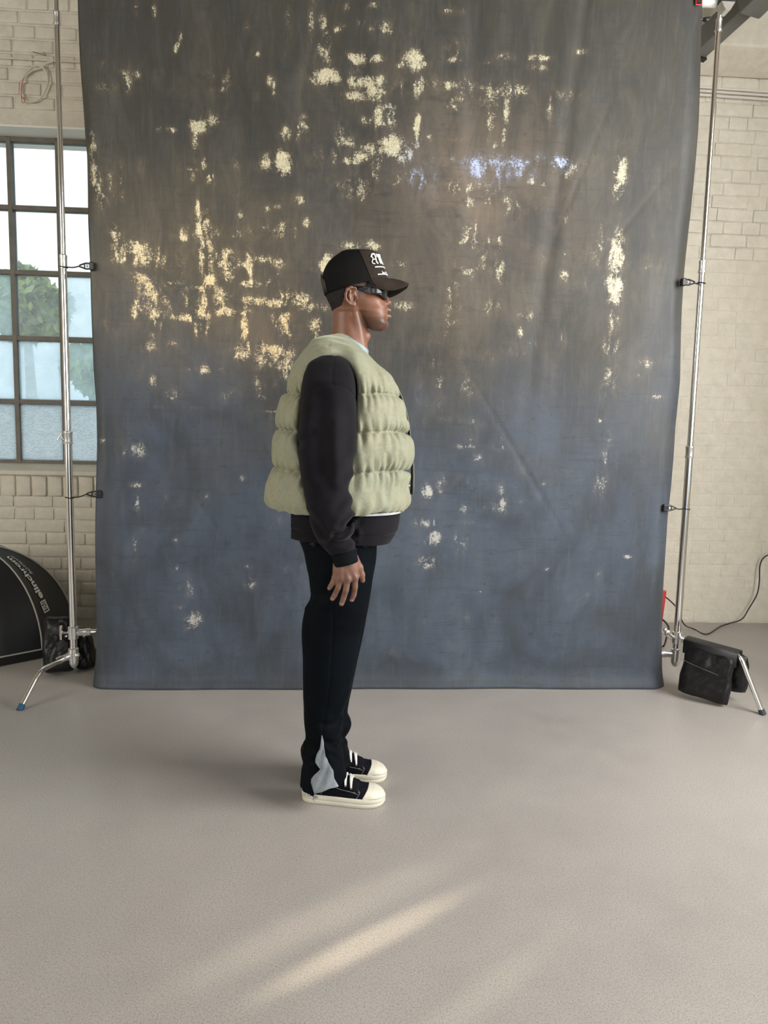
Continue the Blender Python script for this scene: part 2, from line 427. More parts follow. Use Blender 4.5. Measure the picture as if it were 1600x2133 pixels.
for k in range(52):
    z = (k+.5)*CH_
    if z > ZT-.05: break
    segs = [(X0, X1-.08)] if (z+.04 < WZ0-.135 or z-.04 > WZ1+.02) else [(X0, WX0), (WX1, X1-.08)]
    for a, b in segs:
        if WZ0-.15 < z < WZ0 and (a, b) == (X0, X1-.08): continue
        def fn(xc, w_):
            vis = (-2.62 < xc < -1.45 and z < WZ0) or (1.62 < xc < 3.1 and z < 3.0)
            lf = xc < 0; put_brick(xc, z, w_-(.012 if lf else .004), CH_-(.013 if lf else .005), .0095 if lf else .0025, vis and nb < 296, wall, None, YW+.0045 if lf else YW+.0115+random.uniform(-.0008, .0008))
        course(z, a, b, k, fn)
x = WX0-.02
while x < WX1:                                   # upright bricks under the sill
    put_brick(x+.05, WZ0-.105, .088, .135, .013, -2.62 < x < -1.55 and nb < 300, wall); x += .101
bm_ = mobj('brickwork', stuffv, stufff, M_BRICK, wall); bm_['kind'] = 'stuff'
# right wall ------------------------------------------------------------
wr_ = MB().box((X1, 2.6, -.12), (X1+.3, YB, ZT)).box((X1, -3.5, -.12), (X1+.3, 2.6, .9)).box((X1, -3.5, 3.3), (X1+.3, 2.6, ZT)).box((X1, -3.5, .9), (X1+.3, -1.0, 3.3))
o = wr_.build('wall_right', M_PLASTER, None, False); tag(o, 'cream painted side wall meeting the back wall at right', None, None, 'structure')
stuffv, stufff = [], []; RM = Matrix.Translation((X1, 0, 0)) @ Matrix.Rotation(math.radians(-90), 4, 'Z')
for k in range(14):
    course((k+.5)*CH_, -4.99, -3.4, k, lambda xc, w_: put_brick(xc, (k+.5)*CH_, w_-.006, CH_-.007, .012, False, None, RM, -.009))
b_ = mobj('brickwork', stuffv, stufff, M_BRICK, o); b_['kind'] = 'stuff'
o = MB().box((-5.3, -3.5, -.12), (-5.0, YB, ZT)).build('wall_left', M_PLASTER, None, False); tag(o, 'cream side wall left of the steel window', None, None, 'structure')
mc = noisy('raw_concrete', (.20, .165, .12), (.30, .25, .19), 6, .8, .5, 30, .01)
o = MB().box((-5.3, -3.5, -.12), (.2, -3.2, 4.35)).build('wall_rear_blocker', M_SHADE, None, False); tag(o, 'unseen dark grey rear wall added behind the viewpoint to cut light', None, None, 'structure')  # added out of view and kept dark to cut light from the rear
o = MB().box((-5.3, -3.5, 4.08), (X1+.3, YB, 4.35)).build('ceiling', mc, None, False); tag(o, 'brown raw concrete ceiling', None, None, 'structure')
# pale projecting band high on the back wall, right of the backdrop
cb = MB(); zc = 3.66
cb.add([(1.2, YW-.0, zc), (X1, YW-.0, zc), (1.2, YW-.20, zc+.10), (X1, YW-.20, zc+.10), (1.2, YW-.20, 4.08), (X1, YW-.20, 4.08), (1.2, YW, 4.08), (X1, YW, 4.08)], [(0, 1, 3, 2), (2, 3, 5, 4), (4, 5, 7, 6), (0, 6, 7, 1), (0, 2, 4, 6), (1, 7, 5, 3)])
o = cb.build('trim_3', M_PLASTER, None, False, .01); tag(o, 'pale plastered band below the ceiling at right', None, None, 'structure')
# skirting shadow gap
# conduits on the right part of the back wall
M_COND = mat('conduit_white', (.74, .70, .64), .35)
cz = [at(1530, y, YW-.02).z for y in (182.5, 190, 198.5)]
for i, zz in enumerate(cz):
    mb = MB().tube([(1.25, YW-.016, zz+.012), (X1, YW-.016, zz-.02)], .0085, 10)
    o = mb.build('conduit_pipe', M_COND)
    tag(o, ['upper of three thin white conduit pipes on the wall at top right', 'middle of three thin white conduit pipes on the wall at top right', 'lower of three thin white conduit pipes on the wall at top right'][i], 'pipe', 'conduit pipes on the right wall')
o = MB().tube([(-5, YW-.012, at(120, 125, YW).z), (-1.2, YW-.012, at(170, 128, YW).z-.01)], .006, 8).build('conduit_pipe', M_BRICK)
tag(o, 'thin cream conduit running over the brickwork above the steel window', 'pipe')
# grey steel roof brace top right ---------------------------------------
M_GREY = noisy('grey_painted_steel', (.115, .115, .105), (.16, .16, .145), 5, .5, .15, 60, .002)
br = thing('roof_brace', 'grey painted steel diagonal brace at the top right corner', 'beam', at(1468, 108, 4.75))
def bar_between(mb, a, b, w_, h_, upv=Vector((0, 0, 1))):
    a, b = Vector(a), Vector(b); d = (b-a).normalized(); s = d.cross(upv).normalized(); u = s.cross(d)
    v = [p+s*(sx*w_/2)+u*(sz*h_/2) for p in (a, b) for sx, sz in ((-1, -1), (1, -1), (1, 1), (-1, 1))]
    mb.add(v, [(3, 2, 1, 0), (4, 5, 6, 7), (0, 1, 5, 4), (1, 2, 6, 5), (2, 3, 7, 6), (3, 0, 4, 7)])
A = at(1452, 100, 4.8); Bp = at(1640, -75, 4.25); off = Vector(br.location)
mb = MB(); bar_between(mb, A-off, Bp-off, .10, .13); ob = mb.build('box_section', M_GREY, br, False, .008)
mb = MB(); bar_between(mb, at(1556, 8, 4.42)-off, at(1650, -85, 4.15)-off, .15, .17); ob = mb.build('end_sleeve', M_GREY, br, False, .008)
mb = MB(); d_ = (Bp-A).normalized(); bar_between(mb, A-off-d_*.02, A-off+d_*.012, .12, .15); mb.build('end_plate', M_BLACKPL, br, False, .004)

# window ------------------------------------------------------------------
win = bpy.data.objects.new('window_1', None); COL.objects.link(win); win.location = (-1.88, YF, 1.0); tag(win, 'multi-pane steel window on the left', None, None, 'structure')
W0 = Vector(win.location)
vx = [-2.805+.3115*i for i in range(7)]; vx = [WX0+.012]+[-2.178+.312*(i-2)+.004*0 for i in range(1, 6)]+[WX1-.012]
hz = [WZ0+.035]+[1.452, 1.872, 2.300, 2.712]+[WZ1-.018]
def wbar(name, a, b, w_=.030, d=.045):
    mb = MB(); a = Vector(a)-W0; b = Vector(b)-W0
    if abs(a.x-b.x) < 1e-6: mb.box((a.x-w_/2, -d/2, a.z), (a.x+w_/2, d/2, b.z)); mb.box((a.x-w_/2-.006, d/2-.012, a.z), (a.x+w_/2+.006, d/2-.004, b.z))
    else: mb.box((a.x, -d/2, a.z-w_/2), (b.x, d/2, a.z+w_/2)); mb.box((a.x, d/2-.012, a.z-w_/2-.006), (b.x, d/2-.004, a.z+w_/2+.006))
    return mb.build(name, M_STEELFRAME, win, False)
for i, x in enumerate(vx): wbar('mullion', (x, 0, hz[0]), (x, 0, hz[-1]), (.034 if i in (1, 3, 5) else .028) if 0 < i < 6 else .04)
for i, z in enumerate(hz):
    for j in range(6): wbar('glazing_bar' if 0 < i < 5 else 'frame_rail', (vx[j]+.014, 0, z), (vx[j+1]-.014, 0, z), .028 if 0 < i < 5 else .045, .040)
def glass(name, dirt, col, pattern):
    m = bpy.data.materials.new(name); m.use_nodes = True; nt = m.node_tree; nt.nodes.clear(); t = NT(m)
    out = t.n('OutputMaterial'); tr = t.n('BsdfTransparent'); tl = t.n('BsdfTranslucent'); gl = t.n('BsdfGlossy'); gl.inputs['Roughness'].default_value = .08
    tl.inputs['Color'].default_value = (*col, 1); tr.inputs['Color'].default_value = (.90, .96, .97, 1)
    g = t.n('NewGeometry').outputs['Position']
    if pattern:
        v = t.n('TexBrick'); v.inputs['Scale'].default_value = 26; v.inputs['Mortar Size'].default_value = .045; v.inputs['Mortar Smooth'].default_value = .6
        v.inputs['Color1'].default_value = (.55, .55, .55, 1); v.inputs['Color2'].default_value = (1, 1, 1, 1); v.inputs['Mortar'].default_value = (.0, .0, .0, 1)
        mp = t.n('Mapping'); mp.inputs['Rotation'].default_value = (math.pi/2, 0, 0); t.l(g, mp.inputs[0])
        dv = t.n('VectorMath', operation='ADD'); nz = t.n('TexNoise'); nz.inputs['Scale'].default_value = 40; t.l(g, nz.inputs['Vector']); sc = t.n('VectorMath', operation='SCALE'); sc.inputs['Scale'].default_value = .012
        t.l(nz.outputs[1], sc.inputs[0]); t.l(mp.outputs[0], dv.inputs[0]); t.l(sc.outputs[0], dv.inputs[1]); t.l(dv.outputs[0], v.inputs['Vector'])
        t.l(t.ramp(v.outputs[0], [(0, (1, 1, 1)), (.45, tuple(q*.62 for q in col)), (1, tuple(q*.92 for q in col))]), tl.inputs['Color'])
        bp = t.n('Bump'); bp.inputs['Strength'].default_value = .6; bp.inputs['Distance'].default_value = .003; t.l(v.outputs[0], bp.inputs['Height']); t.l(bp.outputs[0], gl.inputs['Normal'])
        fac = dirt
    else:
        fac = t.ramp(t.noise(5, 7, .7, g, .5), [(.25, (dirt*.5,)*3), (.75, (min(1, dirt*1.5),)*3)])
    mx = t.n('MixShader'); mx2 = t.n('MixShader'); fr = t.n('LayerWeight'); fr.inputs[0].default_value = .12
    if hasattr(fac, 'links'): t.l(fac, mx.inputs[0])
    else: mx.inputs[0].default_value = fac
    t.l(tr.outputs[0], mx.inputs[1]); t.l(tl.outputs[0], mx.inputs[2])
    t.l(fr.outputs['Fresnel'], mx2.inputs[0]); t.l(mx.outputs[0], mx2.inputs[1]); t.l(gl.outputs[0], mx2.inputs[2]); t.l(mx2.outputs[0], out.inputs[0]); return m
G_CLEAR = glass('window_glass', .11, (.85, .92, .95), False); G_DIRTY = glass('dusty_window_glass', .55, (.72, .86, .92), False); G_PAT = glass('patterned_window_glass', .93, (.70, .84, .90), True)
G_MID = glass('hazy_window_glass', .34, (.66, .82, .86), False)
for r_ in range(5):
    for c_ in range(6):
        g_ = G_PAT if r_ == 0 else (G_DIRTY if r_ == 1 and c_ < 4 else (G_MID if r_ <= 2 else G_CLEAR))
        if (r_, c_) == (2, 3): g_ = G_DIRTY
        if (r_, c_) == (2, 2): g_ = G_CLEAR
        if (r_, c_) == (1, 3): g_ = G_MID
        mb = MB().box((vx[c_]+.012-W0.x, -.003, hz[r_]+.012-W0.z), (vx[c_+1]-.012-W0.x, .003, hz[r_+1]-.012-W0.z))
        p = mb.build('pane', g_, win, False)
        if r_ == 0: p['label'] = 'patterned privacy glass pane'
# outside -------------------------------------------------------------------
M_LEAF = noisy('tree_foliage', (.10, .20, .035), (.30, .36, .05), 2.2, .6, 0, Transmission_Weight=.0)
tl_ = NT(M_LEAF); M_LEAF.node_tree.nodes['Principled BSDF'].inputs['Subsurface Weight'].default_value = 0
M_BARK = noisy('tree_bark', (.10, .07, .045), (.16, .12, .08), 10, .9, .6, 40, .02)
def tree(x, y, z, r, n, label, seed, h=None):
    t_ = thing('tree', label, 'tree', (x, y, -.6), 'trees outside the window'); rr = np.random.RandomState(seed)
    q = rr.randn(n, 3); q /= np.linalg.norm(q, axis=1)[:, None]; q *= (r*(rr.rand(n)**.4))[:, None]; q[:, 2] *= .85
    q += .25*np.sin(q[:, ::-1]*7/r)*r*.3
    a = rr.randn(n, 3); a /= np.linalg.norm(a, axis=1)[:, None]; b = np.cross(a, rr.randn(n, 3)); b /= np.linalg.norm(b, axis=1)[:, None]
    s = (.05+.05*rr.rand(n))[:, None]
    c0 = q+[0, 0, z+.6]; nn = np.cross(a, b)*.15
    V = np.stack([c0-a*s, c0-b*s*.45+nn*s, c0+a*s, c0+b*s*.45+nn*s], 1).reshape(-1, 3); Q = np.arange(4*n).reshape(-1, 4)
    o = npmesh('crown', V, Q, M_LEAF, t_, False)
    MB().tube([(0, 0, 0), (.05, .02, z*.5), (0, 0, z+.4)], [.12, .09, .04], 10).build('trunk', M_BARK, t_)
TA, TB = at(55, 640, 9.3), at(172, 765, 8.3)
tree(TA.x, 9.3, TA.z, .50, 3600, 'leafy green tree outside the window, left one', 1)
tree(TB.x+.1, 8.3, TB.z, .30, 1300, 'small leafy green tree outside the window, nearer the backdrop', 2)
o = MB().box((-16, YB+.02, -.9), (6, 26, -.6)).build('ground', noisy('outside_ground', (.33, .35, .34), (.42, .44, .42), 2, .9, .2), None, False); tag(o, 'pale ground outside the window', None, None, 'structure')
# ------------------------------------------------------------------ painted canvas backdrop
YBD = 3.66
FLECKS = """222,184,10,7,.8;225,163,5,4,.7;226,140,7,6,.5;262,165,8,16,.6;258,185,8,8,.5;193,330,7,48,.85;200,388,8,26,.8;188,283,4,18,.7;228,380,4,20,.6;253,375,4,20,.7;287,156,6,5,.6;332,153,5,5,.6;414,262,14,10,.9;447,250,9,10,.7;405,310,5,25,.6;425,340,4,14,.8;438,372,6,9,.9;395,352,12,2,.7;398,370,5,6,.6;358,270,8,4,.8;330,268,6,4,.7;378,78,3,7,.9;372,88,3,7,.9;366,102,3,6,.9;323,25,3,8,.7;284,15,3,8,.7;515,60,5,5,.6;537,115,4,4,.9;480,178,5,7,.6;467,188,6,3,.6;555,340,10,12,.8;492,335,6,14,.5;472,165,6,14,.5;443,165,5,20,.4;540,203,6,6,.4;295,345,8,10,.4
649,50,4,30,.7;672,48,6,10,.7;702,62,5,4,.95;712,55,6,4,.7;675,100,12,22,.7;750,124,18,8,.95;783,123,12,6,.9;677,160,22,11,1;700,167,8,6,.8;600,45,4,25,.5;680,75,6,8,.7;562,172,5,8,.7;572,190,4,12,.8;735,172,10,10,.8;770,172,24,9,1;783,192,14,16,1;742,202,18,8,.9;733,150,10,6,.5;753,45,6,10,.5;775,63,4,4,.9;797,60,12,8,.7;812,67,5,5,.8;768,14,5,5,.7;780,12,5,5,.8;722,18,6,5,.5;865,125,14,14,1;848,121,8,8,.8;834,138,8,4,.7;862,77,8,6,.6;864,184,5,9,.9;870,195,5,8,.9;878,177,6,12,.9;830,180,16,12,.5;905,178,20,12,.45;940,178,16,6,.8;950,206,14,4,.8;935,220,16,6,.7;940,22,16,5,.5;945,95,16,10,.35;935,122,14,5,.6
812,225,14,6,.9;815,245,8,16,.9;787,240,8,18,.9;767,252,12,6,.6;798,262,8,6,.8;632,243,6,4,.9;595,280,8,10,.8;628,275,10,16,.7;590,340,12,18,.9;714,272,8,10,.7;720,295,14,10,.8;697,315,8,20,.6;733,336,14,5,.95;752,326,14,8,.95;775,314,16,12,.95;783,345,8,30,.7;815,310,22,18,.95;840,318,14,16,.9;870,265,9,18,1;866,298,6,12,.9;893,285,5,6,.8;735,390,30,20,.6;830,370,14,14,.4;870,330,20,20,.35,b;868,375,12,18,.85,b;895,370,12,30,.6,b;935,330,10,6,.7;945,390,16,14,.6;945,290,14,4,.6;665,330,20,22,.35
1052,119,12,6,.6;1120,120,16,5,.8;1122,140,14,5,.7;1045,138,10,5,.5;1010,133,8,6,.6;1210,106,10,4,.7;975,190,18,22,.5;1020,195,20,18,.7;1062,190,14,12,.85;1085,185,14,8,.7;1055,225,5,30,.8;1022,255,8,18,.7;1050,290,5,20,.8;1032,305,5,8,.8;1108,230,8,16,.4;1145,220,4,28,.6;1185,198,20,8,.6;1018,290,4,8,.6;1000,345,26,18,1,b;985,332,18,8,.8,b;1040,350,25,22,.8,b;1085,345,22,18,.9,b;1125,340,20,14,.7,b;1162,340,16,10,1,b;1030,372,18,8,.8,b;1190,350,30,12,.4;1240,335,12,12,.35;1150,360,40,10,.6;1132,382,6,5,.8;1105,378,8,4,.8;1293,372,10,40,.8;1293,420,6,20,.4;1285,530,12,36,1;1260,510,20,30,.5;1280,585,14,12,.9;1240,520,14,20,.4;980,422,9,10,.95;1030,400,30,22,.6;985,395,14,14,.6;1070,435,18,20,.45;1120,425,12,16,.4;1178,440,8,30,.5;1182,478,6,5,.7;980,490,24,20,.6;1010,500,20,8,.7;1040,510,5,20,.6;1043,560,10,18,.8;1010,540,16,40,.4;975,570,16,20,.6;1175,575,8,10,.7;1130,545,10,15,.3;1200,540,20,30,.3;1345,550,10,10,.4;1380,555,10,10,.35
210,420,10,18,.6;235,405,5,10,.5;240,487,8,14,.8;248,520,12,20,.85;250,540,12,6,.8;278,515,14,12,.95;300,530,18,20,.95;312,560,6,20,.4;300,580,20,10,.8;335,550,10,25,.6;310,610,16,26,.85;345,625,12,12,.6;285,645,8,18,.7;325,655,14,10,.9;375,555,10,25,.5;412,435,4,16,.9;418,480,9,30,.85;432,480,4,30,.8;440,490,6,15,.6;385,487,18,10,.6;383,495,8,5,.9;450,482,8,8,.6;420,530,5,30,.8;438,540,5,35,.85;436,583,8,10,1;375,592,20,5,.8;400,600,24,5,.9;380,620,25,16,.5;405,625,10,25,.6;425,630,5,30,.8;420,655,14,10,1;385,662,22,7,.9;365,640,12,14,.6;470,540,18,16,.8;475,565,14,20,.8;455,615,10,18,.8;470,650,20,8,.9;475,615,8,10,.7;500,550,16,6,.6;520,550,6,20,.8;545,540,14,6,.8;525,590,22,6,.9;560,590,10,6,.7;583,548,9,9,.95;580,580,4,10,.5;515,630,10,14,.8;545,628,25,8,.9;575,632,18,7,.9;600,615,18,10,.7;625,622,16,10,.9;640,640,12,8,.8;508,680,7,25,.85;490,650,10,8,.6;590,675,16,20,.9;575,665,10,10,.7;610,690,10,14,.7;655,675,10,12,.9;660,695,8,12,.9;675,640,10,8,.7;500,735,12,14,1;515,730,5,15,.8;480,730,10,10,.6;545,740,14,20,.95;575,735,28,14,.9;590,760,16,14,.95;597,780,10,10,.8;560,760,12,8,.6
410,680,4,16,.9;420,680,3,12,.9;430,685,4,12,.9;323,675,2,8,.8;335,680,2,12,.8;315,700,10,10,.4;310,720,12,10,.7;355,715,10,5,.6;428,770,10,8,.8;405,770,14,3,.6;455,768,8,6,.8;290,770,8,14,.3;320,790,8,12,.7;360,820,10,10,.45;480,825,14,10,.5;540,800,8,16,.6;545,828,7,8,.8;565,795,8,10,.5;235,660,8,30,.35;220,680,6,18,.35;495,490,10,8,.7;525,485,8,10,.6;560,475,14,14,.5;590,480,20,14,.65;640,465,7,8,.8;580,433,6,4,.8;557,435,5,5,.7;625,418,8,8,.8;500,450,4,8,.7;498,405,4,8,.6;645,560,5,3,.8;675,550,10,14,.9;575,875,10,14,.3;565,857,14,2,.7;370,850,40,1.5,.5;732,512,18,8,.95;777,512,12,8,.9;680,540,10,10,.8
832,552,12,10,.6;945,580,14,40,.5;1042,565,8,20,.8;935,610,6,20,.6;940,640,20,5,.6;838,637,18,8,.75;1020,640,14,14,.6;1095,655,12,10,.6;1085,690,5,8,.8;1173,580,6,6,.7;1225,590,10,10,.4;1282,600,12,28,1;1278,660,10,25,.55;1275,720,14,20,.6;1270,785,12,20,.65;1258,820,8,16,.6;1250,875,6,4,.8;1270,910,5,12,.6;1260,955,8,18,.6;1252,1005,10,22,.6;925,670,25,25,.35;895,715,20,20,.25;905,755,8,8,.5;917,797,8,14,.85;975,800,14,22,.5;970,740,15,20,.4;910,840,20,15,.35;875,825,8,25,.4,b;883,885,4,14,.6,b;1075,730,20,12,.4;1120,715,14,6,.5;1172,705,5,14,.5;1000,745,30,12,.3;930,872,12,5,.5;980,885,18,12,.35;1350,757,18,8,.55;1332,783,6,4,.8;1368,826,10,4,.8;975,910,10,10,.5;970,930,14,4,.8;1042,912,5,18,.6;1048,932,14,5,.6;1000,955,12,8,.6;890,1025,9,12,.85;920,1010,10,18,.5;965,1010,12,12,.6;1043,1020,6,10,.6;1130,1007,5,5,.7;1085,1045,6,6,.5;965,1060,8,8,.7;1020,1055,16,8,.5;1045,1055,9,12,.8;890,1090,20,8,.7;905,1120,12,14,.9;883,1130,12,5,.6;960,1135,12,18,.7;890,1170,16,12,.8;975,1090,14,4,.5;1090,955,10,20,.35;1170,985,10,4,.5;1112,1035,10,8,.35;1305,1160,8,3,.7;1335,955,5,10,.5
290,938,10,12,.8;277,930,4,8,.8;257,935,5,12,.5;210,918,6,4,.7;288,1010,10,5,.9;288,1045,4,20,.75;283,1060,8,5,.5;283,1135,4,14,.8;280,1160,4,20,.4;299,1100,3,5,.6;365,1125,4,4,.7;367,1183,4,5,.8;394,1225,7,20,.55;376,1225,3,4,.6;400,1290,14,14,.8;400,1305,12,8,.7;380,1262,12,5,.5;405,1275,8,8,.6;520,1215,10,10,.75;515,1180,10,3,.5;580,1245,18,6,.35;505,995,5,5,.7;575,1083,12,8,.5;560,1095,5,5,.4;432,1035,4,4,.7;345,1038,4,4,.6;590,1185,12,6,.35;237,1195,2,3,.8;630,1180,8,20,.5;810,1270,6,8,.3;880,1300,8,8,.4;965,1290,12,8,.4;815,1370,12,18,.35;1035,1295,8,6,.25;1248,1200,6,12,.3;1225,1240,3,3,.6;1360,1207,3,3,.6;1140,1185,3,3,.9"""
def backdrop():
    LE = [(0, 166), (131, 168), (270, 174.6), (315, 178.6), (459, 183.8), (551, 190), (627, 191.5), (767, 194), (838, 198.6), (922, 202), (1063, 203), (1244, 203), (1341, 200), (1415, 195), (1433, 195)]
    RE = [(0, 1468), (157, 1459), (262, 1453), (328, 1447.6), (420, 1441), (551, 1430.6), (658, 1425), (750, 1421), (789, 1419), (842, 1412), (889, 1405.6), (1012, 1395), (1078, 1388.6), (1235, 1382.7), (1357, 1380), (1437, 1380)]
    lp = [at(x, y, YBD) for y, x in LE]; rp = [at(x, y, YBD) for y, x in RE]
    ZTOP = 3.50; nz, nx = 350, 300
    z = np.linspace(.004, ZTOP, nz); lz = sorted((p.z, p.x) for p in lp); rz = sorted((p.z, p.x) for p in rp)
    xl = np.interp(z, [a for a, _ in lz], [b for _, b in lz]); xr = np.interp(z, [a for a, _ in rz], [b for _, b in rz])
    xl = xl*(YBD+.022)/YBD; xr = xr*(YBD+.050)/YBD; u = np.linspace(0, 1, nx); Xg = xl[:, None]+(xr-xl)[:, None]*u; Zg = np.repeat(z[:, None], nx, 1)
    r = np.random.RandomState(4); Yg = np.full_like(Xg, YBD)
    for i in range(26):                                     # soft folds and creases of hanging canvas
        cx, w_, ph, am = r.uniform(-1.2, 1.7), r.uniform(.03, .12), r.uniform(-.25, .25), r.uniform(.002, .006)
        Yg += r.choice((-1, 1))*am*np.exp(-((Xg-cx-ph*(ZTOP-Zg)*.5)/w_)**2)*np.clip((Zg-r.uniform(.8, 2.6))/1.2, 0, 1)
    for i in range(16):                                     # diagonal creases
        cx, cz, L, an = r.uniform(-1.1, 1.6), r.uniform(.2, 3.2), r.uniform(.15, .5), r.uniform(.6, 2.4)
        a_ = (Xg-cx)*math.cos(an)+(Zg-cz)*math.sin(an); b_ = -(Xg-cx)*math.sin(an)+(Zg-cz)*math.cos(an)
        Yg += .0016*np.exp(-(a_/L)**2)*np.exp(-(b_/.012)**2)
    Yg += .010*np.sin(Xg*2.1+.7*Zg)*np.sin(Zg*1.3+1)+.004*np.sin(Xg*9+Zg*3)
    dR = (xr[:, None]-Xg); dL = (Xg-xl[:, None])
    Yg += .055*np.clip(1-dR/.09, 0, 1)**2*(1+.3*np.sin(Zg*4))+.030*np.clip(1-dL/.07, 0, 1)**2*(.6+.6*np.sin(Zg*5+1))
    Yg += .012*np.exp(-((dL-.10-.03*np.sin(Zg*3))/.03)**2)*np.sin(Zg*6)
    Yg -= .02*np.exp(-(Zg/.05)**2)                          # the hem rolls forward on the floor
    V = np.stack([Xg, Yg, Zg], -1).reshape(-1, 3)
    i, j = np.meshgrid(np.arange(nz-1), np.arange(nx-1), indexing='ij'); a = (i*nx+j).ravel(); Q = np.stack([a, a+1, a+nx+1, a+nx], 1)
    dens = np.zeros(len(V)); blue = np.zeros(len(V)); kx = YBD/FPX
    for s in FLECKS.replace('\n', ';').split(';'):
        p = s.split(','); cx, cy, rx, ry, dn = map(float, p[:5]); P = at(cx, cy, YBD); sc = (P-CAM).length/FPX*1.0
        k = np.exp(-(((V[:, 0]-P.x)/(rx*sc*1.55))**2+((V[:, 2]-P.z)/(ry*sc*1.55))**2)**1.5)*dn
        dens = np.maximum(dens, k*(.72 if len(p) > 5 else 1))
        if len(p) > 5: blue = np.maximum(blue, k)  # blue-white reflection of the window, put into the fleck colour
    m = mat('painted_canvas', (.07, .08, .09), .55); t = NT(m); g = t.n('NewGeometry').outputs['Position']
    sx = t.n('SeparateXYZ'); t.l(g, sx.inputs[0])
    at_ = t.n('Attribute'); at_.attribute_name = 'fleck'; sp = t.n('SeparateColor'); t.l(at_.outputs[0], sp.inputs[0])
    def pn(scale, sc3, det=6, dist=0, ro=.6):
        mp = t.n('Mapping'); mp.inputs['Scale'].default_value = sc3; t.l(g, mp.inputs[0]); return t.noise(scale, det, ro, mp.outputs[0], dist)
    n1 = pn(1.3, (1, 1, .8), 5, .6); n2 = pn(6, (1, 1, .6), 6, .3); n3 = pn(4.0, (2.2, 1, .7), 8, .8, .7)
    slate = t.ramp(n2, [(.28, (.040, .053, .074)), (.5, (.061, .080, .113)), (.75, (.086, .107, .144))])
    umber = t.ramp(n3, [(.25, (.034, .033, .027)), (.5, (.056, .052, .041)), (.78, (.098, .088, .068))])
    warm = t.math('ADD', t.math('MULTIPLY', t.math('SUBTRACT', sx.outputs[2], 1.02), 1.2), t.math('MULTIPLY', t.math('SUBTRACT', n1, .5), 2.6))
    c = t.mix(t.ramp(warm, [(0, (0, 0, 0)), (1, (1, 1, 1))]), slate, umber)
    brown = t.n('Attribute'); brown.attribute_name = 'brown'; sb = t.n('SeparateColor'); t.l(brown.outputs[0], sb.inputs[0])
    c = t.mix(t.math('MULTIPLY', sb.outputs[0], t.ramp(n3, [(.3, (.5,)*3), (.6, (1,)*3)]), True), c, (.215, .165, .118))  # brownish reflected glow put into the canvas colour
    c = t.mix(t.math('MULTIPLY', sb.outputs[1], .85, True), c, (.040, .045, .050))  # shade of curled edges and hem painted in, plus dark brush patches
    lg_ = t.ramp(pn(2.4, (1, 1, .8), 6, 1.0, .6), [(.36, (.55,)*3), (.52, (0,)*3)]); c = t.mix(lg_, c, (.032, .036, .040)); spots = t.ramp(pn(22, (1, 1, 1), 3, .2, .5), [(.66, (0, 0, 0)), (.72, (.45, .45, .45))]); c = t.mix(spots, c, (.035, .038, .040))
    st1 = pn(9, (5, 1, .5), 6, .6, .7); st2 = pn(9, (.5, 1, 5), 6, .6, .7)
    c = t.mix(t.ramp(st1, [(.52, (0,)*3), (.68, (.30,)*3)]), c, (.108, .114, .118)); c = t.mix(t.ramp(st2, [(.54, (0,)*3), (.68, (.40,)*3)]), c, (.030, .034, .038))
    weave = pn(260, (1, 1, 1), 2)
    c = t.mix(t.ramp(weave, [(.35, (.12,)*3), (.6, (0,)*3)]), c, (.03, .03, .03))
    # flecks: brush-dragged worn paint, broken by fine noise stretched along the weave; blue tint paints in window reflections
    f1 = pn(120, (1, 1, .55), 6, .8, .8); f2 = pn(120, (.5, 1, 1.3), 6, .5, .8); f3 = pn(14, (1.3, 1, .7), 5, .8, .65)
    fn = t.math('ADD', t.math('MULTIPLY', t.math('MAXIMUM', f1, f2), .58), t.math('MULTIPLY', f3, .42))
    thr = t.math('SUBTRACT', t.math('ADD', fn, t.math('MULTIPLY', sp.outputs[0], .235)), .700)
    # stray worn spots all over
    stray = t.ramp(pn(3.2, (1.2, 1, .8), 6, 1.5, .62), [(.60, (0, 0, 0)), (.72, (.32,)*3)])
    thr = t.math('ADD', thr, t.math('MULTIPLY', stray, .30))
    fm = t.math('MULTIPLY', thr, 22, True)
    gz = t.ramp(sx.outputs[2], [(0, (0,)*3), (1, (1,)*3)]); gz = t.n('MapRange'); gz.inputs[1].default_value = 1.15; gz.inputs[2].default_value = 1.75; t.l(sx.outputs[2], gz.inputs[0]); gz = gz.outputs[0]
    haze = t.math('MULTIPLY', sp.outputs[0], t.math('MULTIPLY', t.ramp(f3, [(.42, (0,)*3), (.60, (.75,)*3)]), t.ramp(f1, [(.38, (.25,)*3), (.55, (1,)*3)])), True)
    goldc = t.mix(sp.outputs[1], t.mix(gz, (.50, .49, .45), t.mix(sb.outputs[2], t.ramp(f1, [(.36, (.34, .30, .19)), (.5, (.58, .53, .36)), (.7, (.78, .74, .58))]), t.ramp(f1, [(.36, (.48, .26, .11)), (.47, (.62, .46, .24)), (.56, (.74, .64, .40)), (.7, (.82, .76, .56))]))), (.46, .54, .76))  # warm sunlight tint and bluish window reflection mixed into fleck colour
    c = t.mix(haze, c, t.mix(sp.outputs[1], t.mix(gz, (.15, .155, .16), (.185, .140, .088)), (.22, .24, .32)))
    c = t.mix(fm, c, goldc); t.color(c)
    t.rough(t.mix(fm, t.ramp(n2, [(.3, (.50,)*3), (.7, (.62,)*3)]), (.36, .36, .36)))
    t.bump(t.math('ADD', fn, t.math('MULTIPLY', weave, .3)), .25, .003)
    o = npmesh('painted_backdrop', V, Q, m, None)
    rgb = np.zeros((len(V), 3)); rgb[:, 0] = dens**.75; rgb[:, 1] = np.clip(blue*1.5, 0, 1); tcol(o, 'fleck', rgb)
    glow_shade = np.zeros((len(V), 3))  # painted channels: reflected glow, edge shade with dark patches, sunlit fleck tint
